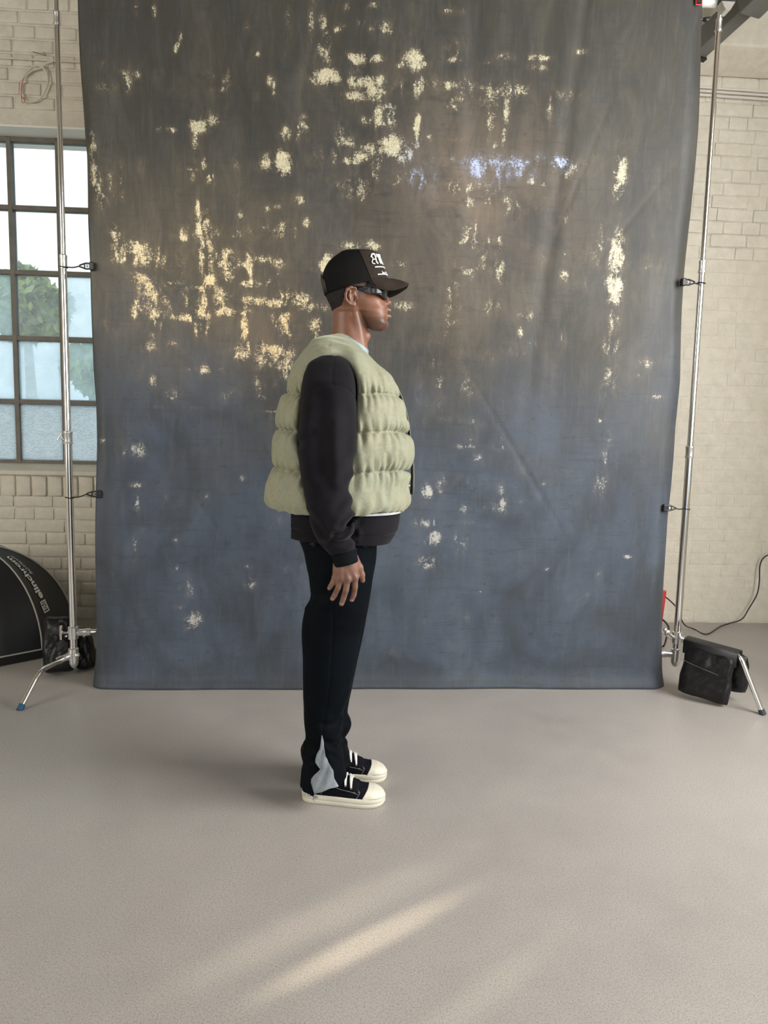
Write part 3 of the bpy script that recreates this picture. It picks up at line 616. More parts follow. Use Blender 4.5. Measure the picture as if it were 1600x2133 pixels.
    for cx, cy, rx, ry, dn in ((985, 400, 150, 130, .95), (920, 330, 90, 60, .5), (860, 560, 200, 140, .35), (1000, 620, 220, 120, .3), (1060, 480, 160, 100, .5), (560, 700, 110, 60, .35), (1130, 400, 90, 60, .3), (300, 640, 60, 60, .1)):
        P = at(cx, cy, YBD); glow_shade[:, 0] = np.maximum(glow_shade[:, 0], dn*np.exp(-((V[:, 0]-P.x)/(rx*.00235))**2-((V[:, 2]-P.z)/(ry*.00235))**2))
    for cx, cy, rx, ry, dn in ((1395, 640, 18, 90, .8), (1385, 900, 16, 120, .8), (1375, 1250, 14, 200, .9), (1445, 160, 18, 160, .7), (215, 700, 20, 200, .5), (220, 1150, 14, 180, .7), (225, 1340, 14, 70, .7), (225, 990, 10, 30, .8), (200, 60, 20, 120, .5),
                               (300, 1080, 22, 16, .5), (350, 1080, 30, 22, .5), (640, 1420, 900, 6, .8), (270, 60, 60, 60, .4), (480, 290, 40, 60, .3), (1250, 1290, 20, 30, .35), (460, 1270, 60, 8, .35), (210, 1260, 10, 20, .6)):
        P = at(cx, cy, YBD); glow_shade[:, 1] = np.maximum(glow_shade[:, 1], dn*np.exp(-((V[:, 0]-P.x)/(rx*.00245))**2-((V[:, 2]-P.z)/(ry*.00245))**2))
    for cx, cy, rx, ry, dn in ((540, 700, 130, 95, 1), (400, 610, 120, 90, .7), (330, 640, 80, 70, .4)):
        P = at(cx, cy, YBD); glow_shade[:, 2] = np.maximum(glow_shade[:, 2], dn*np.exp(-((V[:, 0]-P.x)/(rx*.0024))**2-((V[:, 2]-P.z)/(ry*.0024))**2))
    tcol(o, 'brown', glow_shade)
    solid(o, .0015)
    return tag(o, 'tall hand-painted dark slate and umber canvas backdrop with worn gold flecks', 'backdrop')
bdrop = backdrop()

# ------------------------------------------------------------------ stands
M_BLUETIP = mat('blue_rubber', (.02, .10, .19), .5); M_BLKTIP = mat('dark_rubber', (.03, .035, .05), .6)
def stand_pole(root, X, Y, zb, joints, rad):
    """stacked sections + collars"""
    o = Vector(root.location); zs = [zb]+joints+[3.38]
    for i in range(len(zs)-1):
        MB().tube([(X-o.x, Y-o.y, zs[i]-o.z), (X-o.x, Y-o.y, zs[i+1]-o.z)], rad[i], 20).build('pole_section', M_CHROME, root)
    for i, z in enumerate(joints):
        r = rad[i]; mb = MB(); c = (X-o.x, Y-o.y, z-o.z)
        mb.lathe(c, [(-.030, r+.001), (-.030, r+.004), (-.022, r+.005), (-.02, r+.002), (.018, r+.002), (.022, r+.0035), (.03, r+.003), (.034, rad[i+1]+.001)])
        mb.build('collar', M_CAST, root)
def cast_block(root, c, ax_r, dirs):
    mb = MB(); mb.lathe(c, [(-.032, .021), (-.030, .026), (.030, .026), (.034, .021)])
    for d in dirs:
        d = Vector(d).normalized(); q = Vector(c); mb.lathe(q, [(.015, .019), (.055, .018), (.060, .020), (.082, .019), (.084, .014)], d, 16)
    return mb.build('leg_socket', M_CAST, root)
def pin(root, c, d, name='rivet'):
    MB().lathe(c, [(0, .006), (.006, .006), (.008, .004)], d, 10).build(name, M_CHROME, root)
def bent(a, b, c, r=.055):
    a, b, c = Vector(a), Vector(b), Vector(c); p, s_ = b+(a-b).normalized()*r, b+(c-b).normalized()*r
    return [a, a.lerp(p, .5)]+[p*(1-t_)**2+b*2*t_*(1-t_)+s_*t_*t_ for t_ in [k/8 for k in range(9)]]+[s_.lerp(c, .5), c-(c-b).normalized()*.004]
# left stand
PLY = 3.77; PLX = at(152, 1300, PLY).x
sL = thing('backdrop_stand', 'chrome column stand left of the backdrop with blue-tipped leg', 'stand', (PLX, PLY, 0))
zj = [at(150, 912, PLY).z, at(125, 545, PLY).z, at(114, 38, PLY).z]
stand_pole(sL, PLX, PLY, at(153, 1352, PLY).z-.04, zj, [.0185, .0150, .0120, .0095])
zA = at(150, 1318, PLY).z; zB = at(152, 1362, PLY).z
cast_block(sL, (0, 0, zA), .02, [(1, .20, 0)]); cast_block(sL, (0, -.004, zB), .02, [(-.75, -.35, -.28)])
cl = MB().lathe((0, 0, zB-.045), [(-.03, .004), (-.025, .012), (-.012, .020), (0, .024), (.012, .022)], (0, 0, 1), 16).sphere((.022, -.014, zB-.002), .014).build('lower_knuckle', M_CAST, sL)
tip = ground(40, 1480)-Vector((PLX, PLY, 0)); bend = at(84, 1396, 3.52)-Vector((PLX, PLY, 0)); q0 = Vector((-.035, -.025, zB-.015))
lg = MB().tube(bent(q0, bend, tip), .0125, 16).build('leg', M_CHROME, sL)
dt = (tip-bend).normalized(); MB().tube([tip-dt*.030, tip+dt*.0], [.0145, .0145], 16).build('blue_leg_tip', M_BLUETIP, lg)
t2 = Vector((.42, .16, .012)); MB().tube(bez([(.02, .0, zA), (.22, .07, zA-.005), (.30, .10, zA-.03), (.38, .15, .09), t2], 5), .0125, 14).build('leg', M_CHROME, sL)
t3 = Vector((-.22, .42, .012)); MB().tube(bez([(0, .02, zA-.02), (-.12, .22, zA-.03), (-.16, .30, zA-.06), (-.20, .38, .08), t3], 5), .0125, 14).build('leg', M_CHROME, sL)
th = MB().tube([(-.02, 0, zA), (-.058, -.005, zA)], .005, 10).box((-.066, -.009, zA-.036), (-.054, .009, zA+.036)); th.build('t_handle', M_CHROME, sL, False, .003)
pin(sL, (.062, -.019, zA-.01), (0, -1, 0)); pin(sL, (-.028, -.02, zA-.012), (0, -1, 0))
ho = MB().tube(bez([(-.018, -.01, zj[0]-.01), (-.030, -.014, zj[0]+.005), (-.026, -.014, zj[0]+.022), (-.036, -.016, zj[0]+.006), (-.044, -.016, zj[0]-.012)], 4), .0035, 8).build('collar_latch', M_CAST, sL)
# right stand
PRY = 3.77; PRX = at(1412, 1300, PRY).x
sR = thing('backdrop_stand', 'chrome column stand right of the backdrop carrying a sandbag on its leg', 'stand', (PRX, PRY, 0))
zj = [at(1439, 942, PRY).z, at(1467, 556, PRY).z, at(1505, 53, PRY).z]
stand_pole(sR, PRX, PRY, at(1412, 1375, PRY).z-.02, zj, [.0185, .0150, .0120, .0095])
zA = at(1415, 1328, PRY).z; zB = at(1413, 1363, PRY).z
cast_block(sR, (0, 0, zA), .02, [(.9, -.4, -.25)]); cast_block(sR, (0, -.004, zB), .02, [(-1, .25, 0)])
MB().lathe((0, 0, zB-.040), [(-.03, .004), (-.025, .012), (-.012, .020), (0, .024), (.012, .022)], (0, 0, 1), 16).build('lower_knuckle', M_CAST, sR)
mb = MB(); mb.tube([(-.015, -.01, zA), (-.05, -.015, zA+.022)], .008, 10); mb.sphere((-.062, -.018, zA+.032), (.018, .010, .016)); mb.sphere((-.075, -.018, zA+.046), (.012, .008, .012)); mb.build('wing_knob', M_CAST, sR)
pin(sR, (.03, -.03, zA-.012), (0, -1, 0)); pin(sR, (-.065, -.02, zB), (0, -1, 0))
tip = ground(1590, 1489)-Vector((PRX, PRY, 0)); bend = at(1540, 1362, 3.40)-Vector((PRX, PRY, 0)); q0 = Vector((.03, -.02, zA-.005))
lgR = [q0, q0.lerp(bend, .5), q0.lerp(bend, .9), bend+Vector((.01, -.01, -.008)), bend.lerp(tip, .14), bend.lerp(tip, .5), tip+Vector((0, 0, .03))]
lg = MB().tube(bent(q0, bend, tip), .0125, 16).build('leg', M_CHROME, sR)
dt = (tip-bend).normalized(); MB().tube([tip-dt*.026, tip], [.0150, .0155], 16).build('dark_leg_tip', M_BLKTIP, lg)
MB().tube(bez([(-.02, 0, zB), (-.24, .07, zB), (-.30, .10, zB-.03), (-.36, .13, .08), (-.40, .15, .012)], 5), .0125, 14).build('leg', M_CHROME, sR)
MB().tube(bez([(0, .02, zA-.02), (.02, .22, zA-.03), (.02, .30, zA-.06), (.03, .38, .08), (.03, .44, .012)], 5), .0125, 14).build('leg', M_CHROME, sR)
# crossbar at the top, its brackets and clamps
ZC = at(1488, 5, PRY).z
cbr = MB().tube([(PLX-.05, PLY, ZC), (PRX+.02, PRY, ZC)], .024, 18).build('crossbar', mat('white_tube', (.80, .79, .76), .3)); tag(cbr, 'white tube crossbar holding the backdrop at the very top', 'crossbar')
for X, lab in ((PLX, 'black bracket on top of the left stand'), (PRX, 'black bracket on top of the right stand')):
    b_ = thing('stand_bracket', lab, 'bracket', (X+.012, PLY-.03, ZC-.012))
    MB().box((-.035, -.035, -.01), (.035, .035, .05)).build('bracket_head', M_BLACKPL, b_, False, .005)
    MB().add([(-.012, -.03, -.05), (.012, -.03, -.05), (.034, -.03, -.012), (-.034, -.03, -.012), (-.012, .03, -.05), (.012, .03, -.05), (.034, .03, -.012), (-.034, .03, -.012)], [(0, 1, 2, 3), (7, 6, 5, 4), (0, 4, 5, 1), (2, 6, 7, 3), (0, 3, 7, 4), (1, 5, 6, 2)]).build('bracket_neck', M_CAST, b_, False)
M_RED = mat('red_plastic', (.55, .03, .025), .4)
rc = thing('spring_clamp', 'small red-jawed clamp at the top right corner of the backdrop', 'clamp', at(1456, 3, YBD-.012))
rc_ = MB(); s = .014
for a, b in (((-s, 0, -s), (-s, 0, s*2)), ((s, 0, -s), (s, 0, s*2)), ((-s, 0, -s), (s, 0, -s))): rc_.tube([a, b], .0028, 8)
rc_.build('red_jaw', M_RED, rc); MB().box((-s*.75, -.004, -s*.6), (s*.75, .006, s*2)).build('clamp_body', M_BLACKPL, rc, False)
kc = thing('spring_clamp', 'black clamp poking out behind the top right edge of the backdrop', 'clamp', at(1472, 41, YBD+.06))
MB().sphere((0, 0, 0), (.020, .012, .012)).sphere((.012, 0, .006), (.010, .01, .008)).build('clamp_body', M_BLACKPL, kc); MB().tube([(-.02, 0, 0), (-.05, 0, 0)], .006, 8).build('clamp_jaw', M_BLACKPL, kc)
M_CORD = noisy('black_elastic', (.012, .012, .013), (.03, .028, .028), 60, .7, .4, 160, .002)
def edge_clamp(px, py, poleX, label, left, cordpy):
    P = at(px, py, YBD-.005); s = 1 if left else -1           # jaw on cloth, body toward the pole
    r = thing('spring_clamp', label, 'clamp', P, 'black clamps tying the backdrop edges to the stands')
    MB().box((-.006 if left else -.016, -.016, -.019), (.016 if left else .006, .016, .019)).build('jaw_pad', M_BLACKPL, r, False, .005)
    mb = MB()
    for sg in (-1, 1):
        mb.tube(bez([(-s*.004, -.004, sg*.011), (-s*.022, -.004, sg*.013), (-s*.040, -.004, sg*.007), (-s*.052, -.004, sg*.003)], 4), [.0038]*13, 8)
    mb.box((-s*.03-.002, -.006, -.012), (-s*.03+.002, .002, .012)); mb.build('clamp_arms', M_BLACKPL, r)
    MB().tube([(-s*.017-.0045, -.008, 0), (-s*.017+.0045, -.008, 0)], .006, 10).build('clamp_spring', M_CHROME, r)
    e_ = Vector((poleX, PLY, 0)); e_.z = at(px+(-30 if left else 36), cordpy, PLY).z; e_ = e_-P; c0 = Vector((-s*.052, -.002, 0))
    mb = MB(); ring = [e_+Vector((math.cos(a)*.020, math.sin(a)*.020, .002*math.sin(a*2))) for a in [k/16*2*math.pi for k in range(17)]]
    mb.tube(ring, .0028, 8, False); tgt = e_+Vector((s*.020, -.006, .001)); pts = [c0.lerp(tgt, k/12)+Vector((0, 0, -.004*math.sin(math.pi*k/12))) for k in range(13)]
    mb.tube(pts, [.0024+.0014*(k % 2) for k in range(13)], 8); mb.build('elastic_cord', M_CORD, r)
    return r
edge_clamp(190, 555, PLX, 'black clamp with cord on the left backdrop edge, in front of the window', True, 558)
edge_clamp(205, 1029, PLX, 'black clamp with cord on the left backdrop edge, below the window', True, 1037)
edge_clamp(1425, 588, PRX, 'black clamp with cord on the right backdrop edge, upper one', False, 590)
edge_clamp(1386, 1058, PRX, 'black clamp with cord on the right backdrop edge, lower one', False, 1060)

# ------------------------------------------------------------------ softbox lying face down
M_SBX = noisy('black_softbox_nylon', (.007, .008, .009), (.011, .012, .014), 3, .5, .15, 300, .0006)
M_PIPE = mat('grey_piping', (.42, .41, .37), .6); M_WHITE = mat('white_print', (.92, .92, .90), .6)
cor = ground(88, 1372); RAD = .56; NS = 8; ang0 = math.radians(-22.5)+math.radians(-3)
cS = Vector((cor.x-RAD*math.cos(ang0), cor.y-RAD*math.sin(ang0), 0)); HS = at(0, 1140, cS.y-.05).z
sb = thing('softbox', 'large black octagonal softbox lying face down on the floor at left', 'softbox', cS)
def sb_prof(u):                                     # u 0 rim .. 1 apex -> radius, height
    a = u*math.pi/2; return RAD*(math.cos(a)**.92)*(1-.02*u), .055+(HS-.05)*(math.sin(a)**1.0)
def sb_pt(k, u, off=0.0):
    r, h = sb_prof(u); a = ang0+k*2*math.pi/NS; i = math.floor(k); fr = k-i
    a0, a1 = ang0+i*2*math.pi/NS, ang0+(i+1)*2*math.pi/NS
    p = Vector((math.cos(a0), math.sin(a0), 0)).lerp(Vector((math.cos(a1), math.sin(a1), 0)), fr)*r
    sag = 1-.05*math.sin(math.pi*fr)*math.sin(math.pi*u); p *= sag; p.z = h
    if off:
        n = Vector((p.x, p.y, 0)).normalized(); n = (n*math.sin(u*1.57+.0)*0+n*math.cos(u*1.3)+Vector((0, 0, math.sin(u*1.3)))).normalized(); p += n*off
    return p
for k in range(NS):
    v = []; f = []; nu, nk = 18, 8
    for i in range(nu+1):
        for j in range(nk+1): v.append(sb_pt(min(k+j/nk, k+.99999), i/nu*.97))
    for i in range(nu):
        for j in range(nk): a = i*(nk+1)+j; f.append((a, a+1, a+nk+2, a+nk+1))
    mobj('fabric_panel', v, f, M_SBX, sb)
    v = []
    for (kk, zz, rr) in ((k, .055, 1.0), (k+1, .055, 1.0), (k, .002, .985), (k+1, .002, .985)):
        a = ang0+kk*2*math.pi/NS; v.append(Vector((math.cos(a)*RAD*rr, math.sin(a)*RAD*rr, zz)))
    mobj('rim_band', v, [(0, 1, 3, 2)], M_SBX, sb, False)
    MB().tube([sb_pt(k, u/16*.97, .003) for u in range(17)], .0045, 6).build('seam_piping', M_PIPE, sb)
    MB().tube([sb_pt(k, 0, .003), sb_pt(k+.9999, 0, .003)], .0045, 6).build('seam_piping', M_PIPE, sb)
MB().lathe((0, 0, HS-.02), [(-.03, .09), (0, .085), (.02, .075), (.03, .05)]).build('speed_ring', M_CAST, sb)
MB().box((-.009, -.002, 0), (.009, .002, .16)).build('velcro_strap', M_PIPE, sb, False).matrix_local = Matrix.Translation(Vector((math.cos(ang0)*RAD+.012, math.sin(ang0)*RAD-.0, .015))) @ Matrix.Rotation(.22, 4, 'Y')
def text_mesh(txt, size=1.0, bold=0.0, shear=0.0):
    cu = bpy.data.curves.new('t', 'FONT'); cu.body = txt; cu.size = size; cu.offset = bold; cu.shear = shear; cu.resolution_u = 4
    o = bpy.data.objects.new('t', cu); COL.objects.link(o); dg = bpy.context.evaluated_depsgraph_get(); me = bpy.data.meshes.new_from_object(o.evaluated_get(dg))
    bm = bmesh.new(); bm.from_mesh(me); bpy.data.objects.remove(o)
    bmesh.ops.triangulate(bm, faces=bm.faces)
    for _ in range(2):
        L = [e for e in bm.edges if e.calc_length() > size*.16]
        if L: bmesh.ops.subdivide_edges(bm, edges=L, cuts=1); bmesh.ops.triangulate(bm, faces=bm.faces)
    v = [x.co.copy() for x in bm.verts]; f = [tuple(q.index for q in p.verts) for p in bm.faces]; bm.free(); return v, f
def sb_text(txt, u0, u1, k0, hgt, name, bold=.0, shear=0):
    """text reading from the rim upward along panel 0 (its left hand = rim)"""
    v, f = text_mesh(txt, 1.0, bold, shear); w_ = max(p.x for p in v); out = []
    for p in v:
        u = u0+(u1-u0)*p.x/w_; k = k0-p.y*hgt; out.append(sb_pt(k, u, .004))
    return mobj(name, out, f, M_WHITE, sb, False)
sb_text('elinchrom', .30, .69, .44, .25, 'brand_lettering', .030)
sb_text('ROTALUX', .48, .69, .60, .12, 'small_lettering', .0, .3)
# square logo: white frame with two lines of small letters
v = []; f = []
def sbq(u0, u1, k0, k1):
    n = len(v); v.extend([sb_pt(k0, u0, .004), sb_pt(k1, u0, .004), sb_pt(k1, u1, .004), sb_pt(k0, u1, .004)]); f.append((n, n+1, n+2, n+3))
UA, UB, KA, KB = .205, .285, .26, .45
for a in ((UA, UA+.008, KA, KB), (UB-.008, UB, KA, KB), (UA, UB, KA, KA+.022), (UA, UB, KB-.022, KB)): sbq(*a)
mobj('logo_frame', v, f, M_WHITE, sb, False)
sb_text('ELI', UA+.016, UB-.014, .345, .095, 'logo_lettering', .03); sb_text('NCH', UA+.016, UB-.014, .432, .095, 'logo_lettering', .03)

# ------------------------------------------------------------------ sandbags
M_BAG = mat('black_vinyl', (.007, .007, .008), .36, Specular_IOR_Level=.35); t = NT(M_BAG); g = t.coord()
b1 = t.bump(t.noise(11, 4, .6, g, 1.2), .35, .015); t.bump(t.noise(60, 5, .7, g, .8), .25, .003, b1)
M_WEB = noisy('black_webbing', (.012, .012, .013), (.02, .02, .022), 8, .55, .2, 300, .001)
def pillow(name, hw, hh, th, parent, M, seed, pinch=.0):
    """upright sand-filled pouch, local x width, z height, y thickness"""
    r = np.random.RandomState(seed); n = 26; V = []; F = []
    for s in (-1, 1):
        for i in range(n+1):
            for j in range(n+1):
                x, z = -1+2*i/n, -1+2*j/n
                e_ = max(0, (1-x**4))**.5*max(0, (1-z**6))**.5; x, z = x*(1-.10*abs(z)**4), z*(1-.10*abs(x)**4)
                y = s*th*e_*(.75+.40*(-z)*.6+.12*math.sin(3*x+seed)+.10*math.sin(5*z+2*x+seed)*math.cos(4*x-seed))
                xx = hw*x*(1+.05*(-z)+.02*math.sin(7*z+seed)-.04*math.cos(2*z)); zz = hh*z*(1+.03*math.cos(x*3+seed))
                y += (.004*math.sin(4*x+6*z+seed)*math.sin(4*z-3*x)+.002*math.sin(13*x-11*z+2*math.sin(5*z+seed)))*e_
                V.append(M @ Vector((xx, y, zz)))
    m = (n+1)**2
    for s in (0, 1):
        for i in range(n):
            for j in range(n):
                a = s*m+i*(n+1)+j; q = (a, a+n+1, a+n+2, a+1); F.append(q if s == 0 else q[::-1])
    o = mobj(name, V, F, M_BAG, parent); bm = bmesh.new(); bm.from_mesh(o.data); bmesh.ops.remove_doubles(bm, verts=bm.verts, dist=1e-5); bmesh.ops.recalc_face_normals(bm, faces=bm.faces); bm.to_mesh(o.data); bm.free(); return o
# right bag: saddle over the stand leg (two pouches hanging either side, wide band on top)
qa, qb = at(1430, 1335, 3.60), at(1541, 1366, 3.42); mid = (qa+qb)/2; dx = (qb-qa); dxn = Vector((dx.x, dx.y, 0)).normalized()
rb = thing('sandbag', 'black vinyl sandbag saddled over the leg of the right stand', 'sandbag', (mid.x, mid.y, 0))
ya = math.atan2(dxn.y, dxn.x); slope = math.atan2(dx.z, math.hypot(dx.x, dx.y)); RZ = Matrix.Rotation(ya, 4, 'Z')
L2 = math.hypot(dx.x, dx.y)/2
pillow('sand_pouch', L2*.98, .125, .045, rb, Matrix.Translation(RZ @ Vector((-.006, -.050, .138))) @ RZ @ Matrix.Rotation(-slope*.9, 4, 'Y') @ Matrix.Rotation(-.10, 4, 'X'), 3)
pillow('sand_pouch', L2*.92, .105, .040, rb, Matrix.Translation(RZ @ Vector((.045, .060, .155))) @ RZ @ Matrix.Rotation(-slope*.9, 4, 'Y') @ Matrix.Rotation(.14, 4, 'X'), 5)
mb = MB(); n = 14; V = []; ZT_ = mid.z+.012
for i in (-1, 1):
    for k in range(n+1):
        a = math.pi*k/n
        y = -.047*math.cos(a); z = ZT_+.010*math.sin(a) if 0 < k < n else ZT_-.062
        V.append(RZ @ Vector((i*L2*1.0, y, z)) + Vector((0, 0, math.tan(slope)*i*L2)))
F = [(k, k+1, n+2+k, n+1+k) for k in range(n)]
o = mobj('top_band', V, F, M_WEB, rb, True); solid(o, .004, 0); autosm(o)
mb = MB(); mb.tube(bez([RZ @ Vector((-L2*.9, -.097, .205)), RZ @ Vector((-.05, -.103, .190)), RZ @ Vector((L2*.5, -.100, .165))], 6), .0016, 6).build('tape_seam', mat('clear_tape', (.12, .12, .12), .15), rb)
# left bag: two pouches slumped behind the stand
lb_p = Vector((-1.36, 3.93, 0)); lb = thing('sandbag', 'black plastic sandbag slumped on the floor behind the left stand', 'sandbag', lb_p)
def loc(px, py, Y): return at(px, py, Y)-lb_p
c1 = loc(124, 1362, 3.90); c2 = loc(167, 1372, 3.90)
pillow('sand_pouch', .078, .150, .060, lb, Matrix.Translation((c1.x, -.05, .160)) @ Matrix.Rotation(-.06, 4, 'Y') @ Matrix.Rotation(-.12, 4, 'X'), 9)
pillow('sand_pouch', .062, .112, .055, lb, Matrix.Translation((c2.x, .02, .116)) @ Matrix.Rotation(-.22, 4, 'Y') @ Matrix.Rotation(.05, 4, 'X'), 12)
V = [loc(100, 1303, 3.86), loc(128, 1296, 3.86), loc(150, 1330, 3.86), loc(150, 1345, 3.84), loc(118, 1322, 3.83), loc(97, 1318, 3.84), loc(112, 1300, 3.98), loc(142, 1302, 3.98), loc(156, 1325, 3.98)]
o = mobj('top_band', V, [(5, 4, 1, 0), (4, 3, 2, 1), (0, 1, 7, 6), (1, 2, 8, 7)], M_WEB, lb, True); solid(o, .005, 0)

# ------------------------------------------------------------------ cables and small things
M_CABLE = mat('dark_plum_cable', (.045, .025, .04), .5)
g0 = [at(1382, 1240, 4.2), at(1405, 1260, 4.28), at(1422, 1298, 4.5)]
pts = [at(1378, 1236, 4.55), at(1408, 1264, 4.60), at(1425, 1300, 4.66), ground(1445, 1310, .006), ground(1472, 1321, .006), ground(1500, 1305, .006), ground(1518, 1299, .008), at(1545, 1290, 4.93), at(1560, 1268, 4.95), at(1577, 1238, 4.95), at(1582, 1210, 4.95), at(1583, 1180, 4.96), at(1590, 1163, 4.96), at(1604, 1154, 4.97)]
o = MB().tube(bez(pts, 8), .0045, 8).build('power_cable', M_CABLE); tag(o, 'dark plum cable looping from the floor up the wall at right', 'cable')
pts = [at(1381, 1291, 4.3), at(1388, 1298, 4.25), at(1393, 1308, 4.2), at(1390, 1322, 4.18), ground(1383, 1345, .007), ground(1370, 1350, .007)]
o = MB().tube(bez(pts, 8), .006, 8).build('power_cable', M_BLACKPL); tag(o, 'short black cable peeking out behind the right backdrop edge', 'cable')
pr = at(1378, 1262, 4.45); o = thing('red_flag', 'red plastic panel half hidden behind the right backdrop edge', 'panel', (pr.x, pr.y, 0))
P_ = [at(1350, 1230, 4.45)-o.location, at(1389.5, 1231, 4.45)-o.location, at(1374, 1345, 4.45)-o.location, at(1345, 1345, 4.45)-o.location]
P_[3].z = 0; P_[2].z = .0; P_[0].z = P_[1].z+.01
MB().prism(P_, (0, 1, 0), .03).build('panel_body', M_RED, o, False, .004)
# loop of old wires on the wall top left
wl = thing('wire_loop', 'loop of old cable with bare red and white wire ends on the wall', 'cable', at(68, 175, YW-.03)); O_ = Vector(wl.location)
L = [(110, 128), (97, 132), (84, 142), (68, 147), (50, 162), (43, 180), (45, 205), (60, 212), (76, 210), (90, 196), (99, 176), (98, 156), (90, 141), (78, 136), (66, 141), (52, 155), (48, 163)]
MB().tube([p-O_ for p in bez([at(x, y, YW-.016-.004*(i > 8)) for i, (x, y) in enumerate(L)], 6)], .0055, 8).build('cable_loop', M_BRICK, wl)
M_RW = mat('faded_red_wire', (.55, .17, .10), .5)
for i, L in enumerate(([(48, 163), (42, 172), (40, 188), (43, 203)], [(48, 163), (46, 178), (44, 195), (46, 212), (50, 215)], [(45, 202), (50, 206), (51, 214)])):
    MB().tube([p-O_ for p in bez([at(x, y, YW-.018-.002*i) for x, y in L], 6)], .0022, 6).build('wire_end', M_RW, wl)
MB().tube([p-O_ for p in bez([at(x, y, YW-.018) for x, y in [(44, 203), (38, 200), (35, 190)]], 6)], .0018, 6).build('wire_end', M_BRICK, wl)
o = MB().tube(bez([at(x, y, YW-.008) for x, y in [(68, 108), (80, 111), (95, 115), (90, 108)]], 5), .0018, 6).build('wire_stub', M_CABLE); tag(o, 'thin dark wire stub sticking out of the wall above the loop', 'wire')
# ================================================================== PERSON
YM = 2.60
EYE = dict()
def zx(pts, Y):
    r = [(p.z, p.x) for p in (at(x, y, Y) for y, x in pts)]; r.sort(); return np.array(r)
def sil(L, R, Y, W, n=160, wY=None):
    """silhouette (py,px) lists -> slice table z,xb,xf,yc,b ; W rows (py, yc offset, b)"""
    l, r = scurve(zx(L, Y)), scurve(zx(R, Y))
    px = sum(x for _, x in L)/len(L)*.5+sum(x for _, x in R)/len(R)*.5
    w_ = np.array(sorted((at(px, a, Y).z, YM+b, c) for a, b, c in W))
    z = np.linspace(max(l[0, 0], r[0, 0]), min(l[-1, 0], r[-1, 0]), n)
    return np.column_stack([z, np.interp(z, l[:, 0], l[:, 1]), np.interp(z, r[:, 0], r[:, 1]), np.interp(z, w_[:, 0], w_[:, 1]), np.interp(z, w_[:, 0], w_[:, 2])])
def q(px, py, dy=0.0):
    """point at person's depth plane YM+dy"""
    return np.array(at(px, py, YM+dy))
person = thing('person', 'person in profile facing right: dark cap, sunglasses, sage quilted vest, black sweatshirt and trousers', 'person', (0.0, YM, 0))
def plink(name, V, Q, m, parent=person, rel=0):
    V = np.array(V, float)-np.array([0, YM, 0]); return npmesh(name, V, Q, m, parent)
def plocal(p): return Vector(p)-Vector((0, YM, 0))
def mir(P): P = P.copy(); P[:, 1] = YM-np.abs(P[:, 1]-YM); return P
def img(P):
    """world -> picture coordinates of this viewpoint's silhouette tables (used to lay out seams)"""
    d = P-np.array(CAM); F_, R_, U_ = (np.array(v) for v in (fw, rt, up)); w_ = d@F_
    return 800+FPX*(d@R_)/w_, 1066.5-FPX*(d@U_)/w_
# ---------------- body
crT = sil([(532, 716), (540, 702), (555, 688), (575, 681), (595, 679), (612, 680), (629, 686), (640, 692), (652, 697)],
          [(532, 742), (540, 762), (555, 781), (575, 795), (590, 800), (605, 801), (615, 797), (625, 799), (636, 802), (645, 803), (652, 800)], YM,
          [(532, 0, .036), (545, 0, .058), (560, 0, .070), (580, 0, .077), (600, 0, .078), (620, 0, .075), (640, 0, .069), (652, 0, .062)])
jwT = sil([(628, 715), (650, 737), (665, 749), (675, 757), (683, 767), (688, 776)],
          [(628, 799), (636, 802), (643, 806), (652, 806), (660, 808), (668, 806), (677, 808), (683, 804), (688, 797)], YM,
          [(628, 0, .066), (650, 0, .062), (665, 0, .057), (676, 0, .048), (684, 0, .038), (688, 0, .028)])
def f_head(P):
    d = slices(P, crT, 2.25); d = smin(d, slices(P, jwT, 2.15), .020)
    d = smin(d, ell(P, q(772, 629, -.052), (.030, .016, .014)), .016)
    d = smin(d, ell(P, q(797, 677), (.019, .024, .016)), .012)
    d = smin(d, ell(P, q(797, 604, -.03), (.012, .026, .009)), .010)
    d = smax(d, -ell(P, q(806, 614, -.034), (.013, .017, .010)), .008)
    d = smin(d, ell(P, q(793, 614, -.032), (.013, .013, .012)), .003)
    d = smin(d, cone(P, q(799, 608), q(806.5, 629), .0075, .0095), .010)
    d = smin(d, ell(P, q(809, 630.5), (.0105, .0105, .0085)), .005)
    d = smin(d, ell(P, q(804, 633, -.014), (.0105, .0085, .0075)), .004)
    d = smax(d, -ell(P, q(808, 638, -.0075), (.006, .0038, .004)), .002)
    d = smin(d, ell(P, q(806, 646.5), (.0150, .023, .0065)), .005)
    d = smin(d, ell(P, q(806, 659), (.0155, .020, .0068)), .004)
    d = smax(d, -cone(P, q(814, 652.5), q(803, 652.5, -.024), .0022, .0022), .003)
    return d
def f_ear(P):
    A = lambda x, y, dy: q(x, y, dy)
    d = ell(P, A(731.5, 617, -.0790), (.0185, .0075, .0285))
    d = smax(d, -ell(P, A(737.5, 622, -.0860), (.0085, .0075, .0125)), .003)
    d = smax(d, -ell(P, A(733, 606, -.0880), (.0085, .0060, .0085)), .003)
    d = smin(d, chain(P, [A(744, 608, -.078), A(740, 600, -.083), A(731, 598, -.087), A(723, 603, -.090), A(719.5, 613, -.091), A(721, 624, -.089), A(728, 632, -.085), A(737, 635.5, -.081)], [.003, .0038, .0042, .0044, .0044, .0042, .0042, .0046]), .0035)
    d = smin(d, chain(P, [A(729, 606, -.085), A(727.5, 615, -.0885), A(730, 626, -.086), A(737, 630, -.083)], [.0022, .0028, .0028, .0024]), .003)
    d = smin(d, ell(P, A(738.5, 633, -.080), (.006, .0035, .0065)), .003)
    d = smin(d, ell(P, A(744, 621, -.080), (.0035, .0035, .0055)), .003)
    return d
